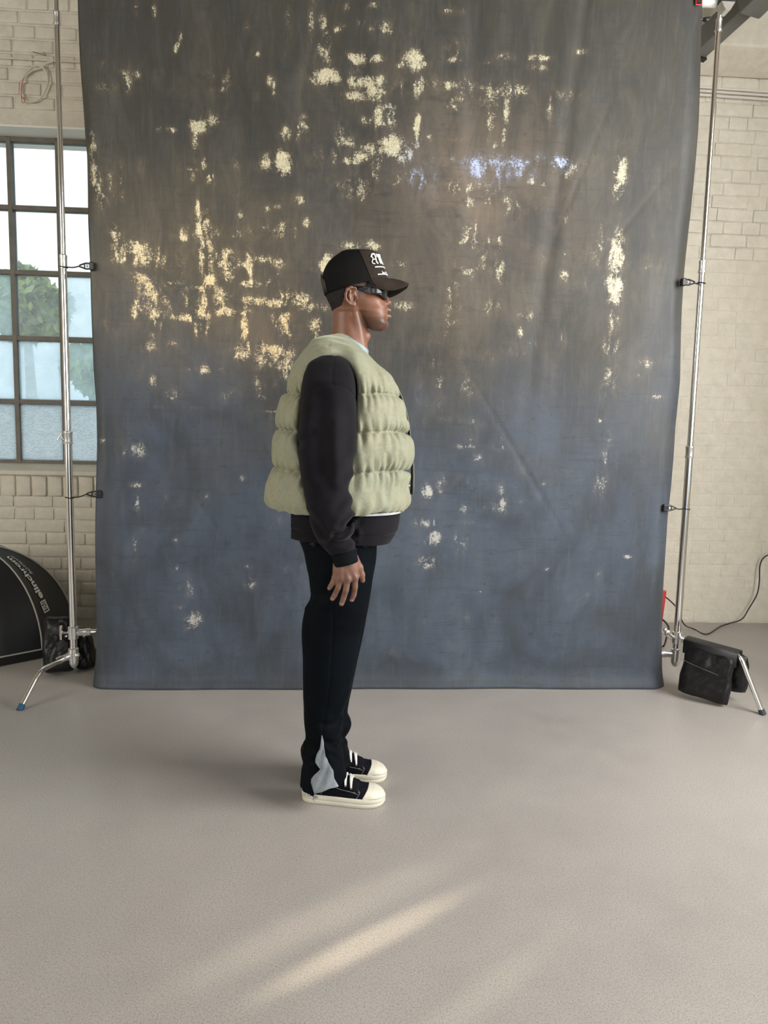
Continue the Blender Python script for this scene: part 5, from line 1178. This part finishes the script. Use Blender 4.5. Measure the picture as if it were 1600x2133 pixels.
# ---------------- quilted vest
vT = sil([(692, 700), (700, 684), (708, 655), (720, 645), (735, 633), (752, 620), (772, 607), (800, 596.5), (850, 580), (900, 571), (950, 563.5), (1000, 559), (1040, 557.5), (1062, 563)],
         [(692, 727), (700, 737), (708, 745), (720, 753), (735, 763), (752, 780), (765, 793), (785, 812), (805, 826), (835, 839), (862, 843), (885, 850), (910, 855), (945, 856), (965, 853), (985, 853), (1008, 846), (1030, 850), (1045, 852), (1062, 848)], YM,
         [(692, 0, .050), (700, 0, .085), (708, 0, .112), (718, 0, .155), (730, 0, .195), (745, 0, .222), (770, 0, .245), (800, 0, .262), (850, 0, .276), (900, 0, .283), (950, 0, .288), (1040, 0, .288), (1062, 0, .280)])
SEAM = [q(700, 826)[2], q(700, 899)[2], q(700, 975)[2]]; ZHEM = q(700, 1056)[2]; ZTOPV = q(700, 716)[2]
segs = [ZHEM-.012]+SEAM[::-1]+[ZTOPV+.16]
def puff(z):
    p = np.ones_like(z); 
    for a, b in zip(segs[:-1], segs[1:]):
        k = (z >= a) & (z <= b); t_ = (z[k]-a)/(b-a)*2-1; p[k] = (1-np.abs(t_)**2.6)**.55
    return p
arm_c = q(685, 850, -.25)
def f_vest(P):
    z = P[:, 2]; x = P[:, 0]; zz_ = z-.06*(x-.02)*0
    M_ = P; d = slices(M_, vT, 2.35)
    ang = np.arctan2((P[:, 1]-YM)/.28, (x-.02)/.24)
    pf = puff(np.clip(zz_+.006*np.sin(ang*3+1), segs[0], segs[-1])); d += .030*(1-pf)
    # gathers running out of every seam
    s_ = np.full(len(P), 9.); 
    for zs_ in SEAM: s_ = np.minimum(s_, np.abs(zz_+.006*np.sin(ang*3+1)-zs_))
    up_ = np.zeros(len(P)); idx = np.zeros(len(P))
    for i, zs_ in enumerate(SEAM): idx = np.where(np.abs(zz_-zs_) < .06, i+1+3*(zz_ > zs_), idx)
    arc = ang*.27
    sg_ = np.where(idx > 3, 1, -1)*18; g1 = 1-1.7*np.abs(np.sin((arc*205+idx*1.7+2.4*np.sin(arc*23+idx*2)+s_*(30+sg_))*.5)); g2 = 1-1.7*np.abs(np.sin((arc*125+idx*2.9+s_*24+2.*np.sin(arc*17+idx))*.5))
    d += (.0072*g1+.0062*g2)*np.exp(-(s_/.030)**1.2)*np.clip(s_/.004, .25, 1)
    d += .0042*waves(P*np.array([1, 1, .38]), 60, 21)+.0040*waves(P, 24, 5)*pf+.0020*waves(P*np.array([1, 1, .4]), 150, 9)
    # bottom hem gathers
    sh_ = np.abs(z-ZHEM); d += .003*np.sin(arc*120+2*np.sin(arc*31))*np.exp(-(sh_/.03)**1.5)
    # armholes
    M2 = mir(P); u = (M2[:, 0]-arm_c[0]-.010*np.clip((M2[:, 2]-arm_c[2])/.1, -1, 1))/.087; v = (M2[:, 2]-arm_c[2])/np.where(M2[:, 2] > arm_c[2], .160, .26); e_ = ((np.abs(u)**2.4+np.abs(v)**2.4)**(1/2.4)-1)*.087
    e_ = np.maximum(e_, (M2[:, 1]-(YM-.150)))
    d = smax(d, -e_, .034)
    # collar opening
    w_ = P-np.array(cN); h_ = w_@np.array(axN); a_ = w_@np.array(ux); rr = np.sqrt((a_/(L_+.019))**2+((P[:, 1]-YM)/.088)**2)
    nc = (rr-1)*(L_+.019); nc = np.maximum(nc, -.05-h_)
    d = smax(d, -nc, .012)
    # shoulder seam, front opening seam
    sm_ = xzd(P, [q(698, 700), q(690, 715), q(686, 735)]); d += .0025*np.exp(-(sm_/.0025)**2)*(z > q(690, 745)[2])
    fr = np.abs(P[:, 1]-(YM-.028)); d += .006*np.exp(-(fr/.006)**2)*(x > .1)
    return d
# hem curve: lower at the sides of the near view is perspective only
V, Q = surf(f_vest, (-.27, YM-.32, ZHEM-.03), (.26, YM+.32, q(700, 690)[2]), .0036, slack=2.2)
V, Q = cull(V, Q, V[:, 2] > ZHEM-.0018); k_ = V[:, 2] < ZHEM+.0018; V[k_, 2] = ZHEM
V = relax(V, Q, 1, .5)
M_V = mat('sage_velvet', (.36, .36, .24), .72); t = NT(M_V); g = t.coord()
nz_ = t.noise(5.5, 7, .65, g, .6); nf = t.noise(34, 7, .75, g, 2.2)
cA = t.ramp(nz_, [(.30, (.265, .295, .225)), (.5, (.315, .312, .222)), (.72, (.335, .318, .212))])
cA = t.mix(t.ramp(nf, [(.38, (.55,)*3), (.60, (0,)*3)]), cA, (.215, .225, .145)); t.color(cA); t.bump(t.noise(110, 6, .75, g, 1.2), .45, .0016)
bV = M_V.node_tree.nodes['Principled BSDF']; bV.inputs['Sheen Weight'].default_value = .55; bV.inputs['Sheen Roughness'].default_value = .4; bV.inputs['Sheen Tint'].default_value = (.85, .92, .72, 1)
vest = plink('quilted_vest', V, Q, M_V); vest['label'] = 'sage green quilted velvet puffer vest, buttoned'; solid(vest, .006)
M_BLKTAPE = noisy('black_placket_tape', (.008, .008, .009), (.014, .014, .015), 30, .7, .2, 200, .001)
def strip(name, pts, w_, th, m, y0, parent):
    """ribbon following picture-plane silhouette points; width runs across Y"""
    V = []
    for x, y, off in pts:
        p = Vector(q(x, y)); 
        for yy in (-w_/2, w_/2): V.append(plocal((p.x+off, YM+y0+yy, p.z)))
    n = len(pts); o = mobj(name, V, [(2*i, 2*i+1, 2*i+3, 2*i+2) for i in range(n-1)], m, parent); solid(o, th, 0); return o
sp_ = [(795, 768, 0), (813, 785, 0), (827, 805, 0), (838, 830, 0), (845, 852, 0), (850, 875, 0), (853, 893, 0), (855.5, 920, 0), (857, 945, 0), (861, 968, 0), (861.5, 990, 0), (861, 1010, 0), (860, 1028, 0)]
strip('placket', sp_, .045, .003, M_V, .010, vest)
strip('placket_facing', [(833, 826, 0), (842, 852, 0), (847, 872, 0), (850.5, 890, 0), (853, 920, 0), (854.5, 945, 0), (857.5, 968, 0), (858, 990, 0), (857.5, 1010, 0), (856.5, 1028, 0)], .050, .004, M_BLKTAPE, -.012, vest)
M_SNAP = mat('snap_metal', (.75, .75, .72), .25, 1.0)
for x, y in ((852.5, 1011),):
    p = plocal(q(x, y, -.040)); MB().lathe(p, [(0, .0035), (.002, .0040), (.003, .0028), (.002, .0012)], (.45, -1, 0), 14).build('snap_button', M_SNAP, vest)
p = plocal(q(845, 1036, -.085)); MB().lathe(p, [(0, .0035), (.002, .0040), (.003, .0028), (.002, .0012)], (.6, -1, 0), 14).build('snap_button', M_SNAP, vest)
# ---------------- trousers
YN, YFR = YM-.092, YM+.088
nlT = silY([(1098, 612), (1118, 622), (1130, 630), (1172, 637), (1230, 645), (1247, 646), (1262, 637), (1285, 631), (1383, 631), (1450, 632), (1507, 635), (1548, 635.5), (1562, 627.5), (1575, 630), (1587, 635), (1602, 631), (1641, 628), (1668, 628)],
           [(1098, 790), (1132, 786), (1165, 784), (1225, 776), (1265, 769), (1280, 765), (1342, 752), (1414, 737), (1470, 723), (1500, 714), (1525, 714), (1545, 711), (1565, 715), (1590, 717), (1618, 725), (1640, 730), (1668, 734)], YN,
           [(1098, -.085, .110), (1180, -.088, .102), (1280, -.092, .088), (1380, -.092, .080), (1480, -.090, .076), (1560, -.088, .080), (1620, -.088, .084), (1668, -.088, .088)])
flT = silY([(1098, 614), (1130, 632), (1230, 647), (1285, 634), (1383, 634), (1450, 637), (1507, 642), (1548, 640), (1587, 642), (1620, 641)],
           [(1098, 788), (1165, 783), (1225, 775), (1280, 765), (1342, 753), (1414, 738.5), (1460, 729), (1484, 725), (1504, 733.5), (1516, 729), (1526, 722), (1538, 716), (1546, 723.5), (1555, 724), (1573, 731), (1582, 739), (1600, 742), (1620, 744)], YFR,
           [(1098, .085, .110), (1180, .088, .102), (1280, .090, .088), (1380, .088, .080), (1480, .085, .076), (1560, .085, .078), (1620, .085, .082)])
hpT = sil([(1070, 612), (1100, 612), (1118, 622), (1150, 634), (1180, 640)], [(1070, 790), (1100, 788), (1132, 786), (1165, 784), (1180, 780)], YM, [(1070, 0, .165), (1110, 0, .185), (1150, 0, .18), (1180, 0, .165)])
tf = [(C3([(727, 1478), (712, 1500), (690, 1512), (672, 1510)], -.17), .006, .012), (C3([(714, 1540), (696, 1552), (680, 1548)], -.17), .007, .010), (C3([(716, 1570), (700, 1566), (686, 1556)], -.17), .005, .009), (C3([(722, 1440), (706, 1470), (694, 1490)], -.17), .005, .014),
      (C3([(627, 1562), (642, 1575), (655, 1572)], -.17), -.006, .010), (C3([(634, 1588), (650, 1590), (664, 1580)], -.17), .007, .010), (C3([(640, 1262), (665, 1240), (700, 1225)], -.18), .005, .015), (C3([(636, 1275), (660, 1262), (690, 1258)], -.18), -.004, .015),
      (C3([(710, 1600), (700, 1585), (690, 1575)], -.17), .004, .008)]
outseam = C3([(690, 1130), (694, 1300), (688, 1420), (676, 1500), (671, 1532)], -.17)
def f_trous(P):
    a, b, c = slices(P, nlT, 2.3), slices(P, flT, 2.3), slices(P, hpT, 2.4)
    d = smin(smin(a, b, .010), c, .02)
    near = P[:, 1] < YM-.10
    if near.any():
        N_ = P[near]; e_ = np.zeros(len(N_))
        for pts, am, w_ in tf:
            if N_[:, 2].min() > max(p[2] for p in pts)+.05 or N_[:, 2].max() < min(p[2] for p in pts)-.05: continue
            r_ = xzd(N_, pts); e_ += am*np.exp(-(r_/w_)**2)
        e_ += .0025*np.exp(-(xzd(N_, outseam)/.003)**2)
        d[near] += e_
    d += .0030*waves(P*np.array([1, 1, .5]), 30, 31)+.0016*waves(P*np.array([1, 1, .8]), 80, 4)*np.clip((q(0+700, 1400)[2]-P[:, 2])*4, .15, 1)
    return d
def hemcut(P):
    near = P[:, 1] < YM-.002
    n_ = np.interp(P[:, 0], [q(628, 1650, -.17)[0], q(652, 1658, -.17)[0], q(657, 1652, -.17)[0], q(704, 1637, -.17)[0], q(725, 1618, -.09)[0], q(740, 1612)[0]],
                   [at(628, 1649, YN-.06).z, at(652, 1657, YN-.075).z, at(657, 1651, YN-.075).z, at(704, 1638, YN-.06).z, at(725, 1619, YN-.02).z, at(735, 1612, YN).z])
    f_ = np.interp(P[:, 0], [q(640, 1600)[0], q(715, 1600)[0], q(740, 1580)[0]], [at(640, 1618, YFR).z, at(716, 1600, YFR-.04).z, at(740, 1580, YFR).z])
    return np.where(near, n_, f_)+.0018*np.sin(P[:, 0]*900)+.0015*np.sin(P[:, 0]*430+P[:, 1]*600)
V, Q = surf(f_trous, (-.17, YM-.22, .015), (.20, YM+.22, q(700, 1075)[2]), .0034)
V, Q = cull(V, Q, (V[:, 2] > hemcut(V)-.0017) & (V[:, 2] < q(700, 1080)[2])); hc_ = hemcut(V); k_ = V[:, 2] < hc_+.0017; V[k_, 2] = hc_[k_]; V = relax(V, Q, 1, .5)
M_TR = mat('black_denim', (.005, .007, .010), .62); t = NT(M_TR); g = t.coord()
t.color(t.ramp(t.noise(4, 7, .7, g, .8), [(.35, (.002, .0028, .0038)), (.62, (.0035, .006, .009)), (.8, (.011, .015, .021))])); t.bump(t.noise(400, 3, .7, g), .25, .0006)
M_TR.node_tree.nodes['Principled BSDF'].inputs['Specular IOR Level'].default_value = .05
tr = plink('trousers', V, Q, M_TR); tr['label'] = 'loose black denim trousers with raw hems'; solid(tr, .003)
# grey flare panel let into the outseam of the near leg
M_GUS = mat('washed_grey_denim', (.22, .25, .28), .85); t = NT(M_GUS); g = t.coord()
t.color(t.ramp(t.noise(14, 7, .65, g), [(.3, (.17, .20, .225)), (.5, (.25, .285, .31)), (.7, (.33, .37, .39))])); t.bump(t.noise(350, 3, .7, g), .4, .001)
GL = [(1532, 670), (1548, 669), (1560, 667), (1570, 661), (1580, 657.5), (1588, 657), (1596, 662), (1602, 668), (1608, 662), (1614, 655), (1622, 649), (1630, 648.5), (1638, 651), (1646, 653), (1654, 655)]
GR = [(1532, 671.5), (1548, 674), (1562, 676), (1575, 678), (1588, 684), (1598, 690), (1606, 694), (1614, 694.5), (1620, 695.5), (1628, 700), (1634, 703), (1638, 705), (1642, 690), (1648, 672), (1654, 656)]
V = []; n, k_ = 60, 14
for i in range(n+1):
    py = 1532+(1654-1532)*i/n; a = np.interp(py, *zip(*GL)); b = np.interp(py, *zip(*GR))
    for j in range(k_+1):
        px = a+(b-a)*j/k_; Yy = YN-.08
        for _ in range(4):
            p = at(px, py, Yy); xb, xf, yc, bb = [float(np.interp(p.z, nlT[:, 0], nlT[:, m_])) for m_ in (1, 2, 3, 4)]
            u_ = min(.97, abs(p.x-(xb+xf)/2)/((xf-xb)/2)); Yy = yc-bb*(1-u_**2.3)**(1/2.3)
        w_ = .0055+.005*math.sin(px*.25+py*.12)*math.sin(math.pi*j/k_)*min(1, i/20); p = at(px, py, Yy-w_-.003); V.append(plocal(p))
ob = mobj('denim_panel', V, [(i*(k_+1)+j, i*(k_+1)+j+1, (i+1)*(k_+1)+j+1, (i+1)*(k_+1)+j) for i in range(n) for j in range(k_)], M_GUS, tr); ob['label'] = 'washed grey denim flare panel at the ankle'; solid(ob, .0025, -1)
# frayed threads
M_THR = mat('frayed_thread', (.10, .12, .14), .9); mb = MB(); rr = random.Random(5)
for i in range(46):
    x = 632+rr.random()*30 if i < 34 else 652+rr.random()*8; y = 1651+(x-632)*.25; dy_ = -.165+rr.random()*.01
    p = plocal(q(x, y, dy_)); L0 = .004+.008*rr.random()+(.012 if i > 38 else 0); mb.tube([p, p+Vector((rr.uniform(-.003, .003), -.003, -L0*.5)), p+Vector((rr.uniform(-.006, .006), -.002, -L0))], .0004, 4)
for i in range(16):
    x = 640+rr.random()*15 if i < 8 else 750+rr.random()*18; y = 1131+rr.random()*7; p = plocal(q(x, y, -.19)); mb.tube([p, p+Vector((rr.uniform(.002, .010), -.004, rr.uniform(-.004, .004))), p+Vector((rr.uniform(.004, .014), -.001, rr.uniform(-.008, .002)))], .00035, 4)
ob = mb.build('frayed_threads', M_THR, tr); ob['kind'] = 'stuff'
# ---------------- shoes
M_RUB = noisy('off_white_rubber', (.70, .66, .54), (.78, .75, .64), 6, .45, .15, 60, .001); M_CANV = noisy('black_canvas', (.006, .006, .010), (.011, .011, .016), 60, .85, .35, 500, .0006, Specular_IOR_Level=.08)
M_LACE = noisy('white_lace', (.80, .79, .75), (.86, .85, .82), 60, .8, .4, 300, .0008); M_STI = mat('grey_stitching', (.35, .34, .33), .8)
SHW = [(0, .0), (.004, .016), (.012, .026), (.03, .034), (.08, .037), (.13, .040), (.18, .047), (.22, .0515), (.25, .0505), (.27, .044), (.285, .033), (.2935, .018), (.298, .0)]
SHH = [(0, .070), (.02, .080), (.05, .092), (.09, .104), (.125, .104), (.155, .094), (.185, .079), (.21, .067), (.235, .0615), (.26, .057), (.28, .048), (.292, .038), (.298, .030)]
def shoe(heel, toe, label, side):
    heel = Vector(heel); toe = Vector(toe); heel.z = toe.z = 0; d_ = (toe-heel).normalized(); s_ = Vector((d_.y, -d_.x, 0)); Ls = (toe-heel).length/.298
    root = bpy.data.objects.new('shoe', None); COL.objects.link(root); root.parent = person; root['label'] = label
    W = lambda u: float(np.interp(u, *zip(*SHW))); Hh = lambda u: float(np.interp(u, *zip(*SHH)))
    def T(u, v, w_): return plocal(heel+d_*(u*Ls)+s_*v+Vector((0, 0, w_)))
    us = [0, .002, .006, .012, .02, .03, .045, .06, .08, .10, .13, .16, .185, .21, .23, .25, .262, .272, .28, .286, .291, .295, .2975, .298]
    outl = [(u, W(u)) for u in us]+[(u, -W(u)) for u in us[-2:0:-1]]
    def cen(u): return .006*math.sin(u/.3*math.pi)*side
    rings = []
    for off, z in ((-.006, .0), (-.001, .002), (.0, .010), (.0005, .0155), (-.0014, .0165), (.0002, .0175), (.0008, .024), (.0008, .031), (-.001, .0345), (-.006, .0345)):
        r_ = []
        for u, w_ in outl:
            cx = .15; n_ = Vector(((u-cx)/.15, w_/.05)); k = n_.length or 1; tsp = .010*max(0, (u-.25)/.05)**2 if z < .005 else 0
            r_.append(T(u+off*n_.x/k, w_+cen(u)+off*n_.y/k, z+tsp*.5))
        rings.append(r_)
    n = len(outl); V = [p for r in rings for p in r]; F = [(i*n+k, i*n+(k+1) % n, (i+1)*n+(k+1) % n, (i+1)*n+k) for i in range(len(rings)-1) for k in range(n)]+[tuple(range(n)), tuple((len(rings)-1)*n+k for k in range(n))[::-1]]
    mobj('rubber_sole', V, F, M_RUB, root)
    def sp(u, s, off=0.0):                                # s -1..1 across the upper
        w_, h_ = max(W(u)-.004, .001)+off, Hh(u)+off; a = s*math.pi/2; c_, n_ = math.cos(a), math.sin(a); ex = 2/2.7
        return T(u, w_*math.copysign(abs(n_)**ex, n_)+cen(u), .028+(h_-.028)*abs(c_)**ex)
    def patch(name, u0, u1, off, m, nu=26, bend=0.0, th=.002, s0=-1, s1=1):
        V = []; ns = 24
        for i in range(nu+1):
            for j in range(ns+1): s = s0+(s1-s0)*j/ns; uu = u0+(u1-u0)*i/nu; uu -= bend*(s*s)*(1-i/nu); V.append(sp(min(uu, .2978), s, off))
        o = mobj(name, V, [(i*(ns+1)+j, i*(ns+1)+j+1, (i+1)*(ns+1)+j+1, (i+1)*(ns+1)+j) for i in range(nu) for j in range(ns)], m, root); solid(o, th, 0); return o
    patch('canvas_upper', .002, .255, 0, M_CANV, 34); patch('toe_cap', .238, .2978, .0024, M_RUB, 24, .020)
    patch('lace_facing', .11, .205, .0022, M_CANV, 14, .0, .0015, -.66, -.22); patch('lace_facing', .11, .205, .0022, M_CANV, 14, .0, .0015, .22, .66)
    E_ = [(.140, .55), (.160, .55), (.180, .55)]
    for u, s in E_:
        for sg in (-1, 1):
            p, p2 = sp(u, sg*s, .0035), sp(u, sg*s, .006); MB().torus(p, .0033, .0012, (p2-p).normalized(), 12, 6).build('eyelet', M_SNAP, root)
    for i, (u, s) in enumerate(E_):
        for sg in (-1, 1):
            t_ = [sp(u+(.0 if k < 2 else .0)-.010*k/8*0-(.012*k/8 if sg > 0 else 0), sg*(s-(s*2)*k/8), .0055+.003*math.sin(math.pi*k/8)+(.001 if sg > 0 else 0)) for k in range(9)]
            MB().tube(t_, .0034, 6).build('lace', M_LACE, root)
    bow = MB(); c_ = sp(.140, 0, .012)
    for sg in (-1, 1):
        bow.tube(bez([c_, c_+Vector((.004, sg*.014, .006)), c_+Vector((-.002, sg*.030, .002)), c_+Vector((-.008, sg*.026, -.012)), c_+Vector((-.004, sg*.010, -.002)), c_], 4), .0030, 6)
        bow.tube(bez([c_, c_+Vector((.004, sg*.020, -.004)), c_+Vector((-.008, sg*.036, -.020)), c_+Vector((-.012, sg*.040, -.034))], 4), .0028, 6)
    bow.sphere(c_, (.006, .006, .005)); bow.build('lace_bow', M_LACE, root)
    tg = patch('tongue', .085, .175, -.001, M_CANV, 14, 0, .004, -.24, .24)
    for pl in ([(.115, .74), (.15, .76), (.185, .72), (.205, .74)], [(.203, .45), (.211, .58), (.208, .76), (.200, .95)], [(.188, .70), (.209, .60)], [(.055, .74), (.062, .66), (.068, .74), (.078, .76), (.090, .66), (.10, .66), (.104, .60)], [(.073, .62), (.075, .95)]):
        for sg in (-1, 1): MB().tube([sp(u, s*sg, .0018) for u, s in [(a[0]+(b[0]-a[0])*k/4, a[1]+(b[1]-a[1])*k/4) for a, b in zip(pl[:-1], pl[1:]) for k in range(5)]], .0007, 5).build('stitching', M_STI, root)
    # welt line along the toe
    MB().tube([sp(u, .92*sg, .0042) for sg in (-1, 1) for u in ([.245+.052*k/14 for k in range(15)] if sg < 0 else [.297-.052*k/14 for k in range(15)])], .0009, 5).build('toe_welt', M_STI, root)
    return root
hg, tg_ = ground(629, 1663), ground(801.5, 1665); shoe((hg.x+.000, 2.538, 0), (tg_.x, 2.500, 0), 'near black canvas sneaker with cream rubber sole and toe cap', 1)
tf_ = ground(806, 1622); shoe((tf_.x-.298, 2.690, 0), (tf_.x, 2.684, 0), 'far black canvas sneaker with cream rubber sole and toe cap', -1)
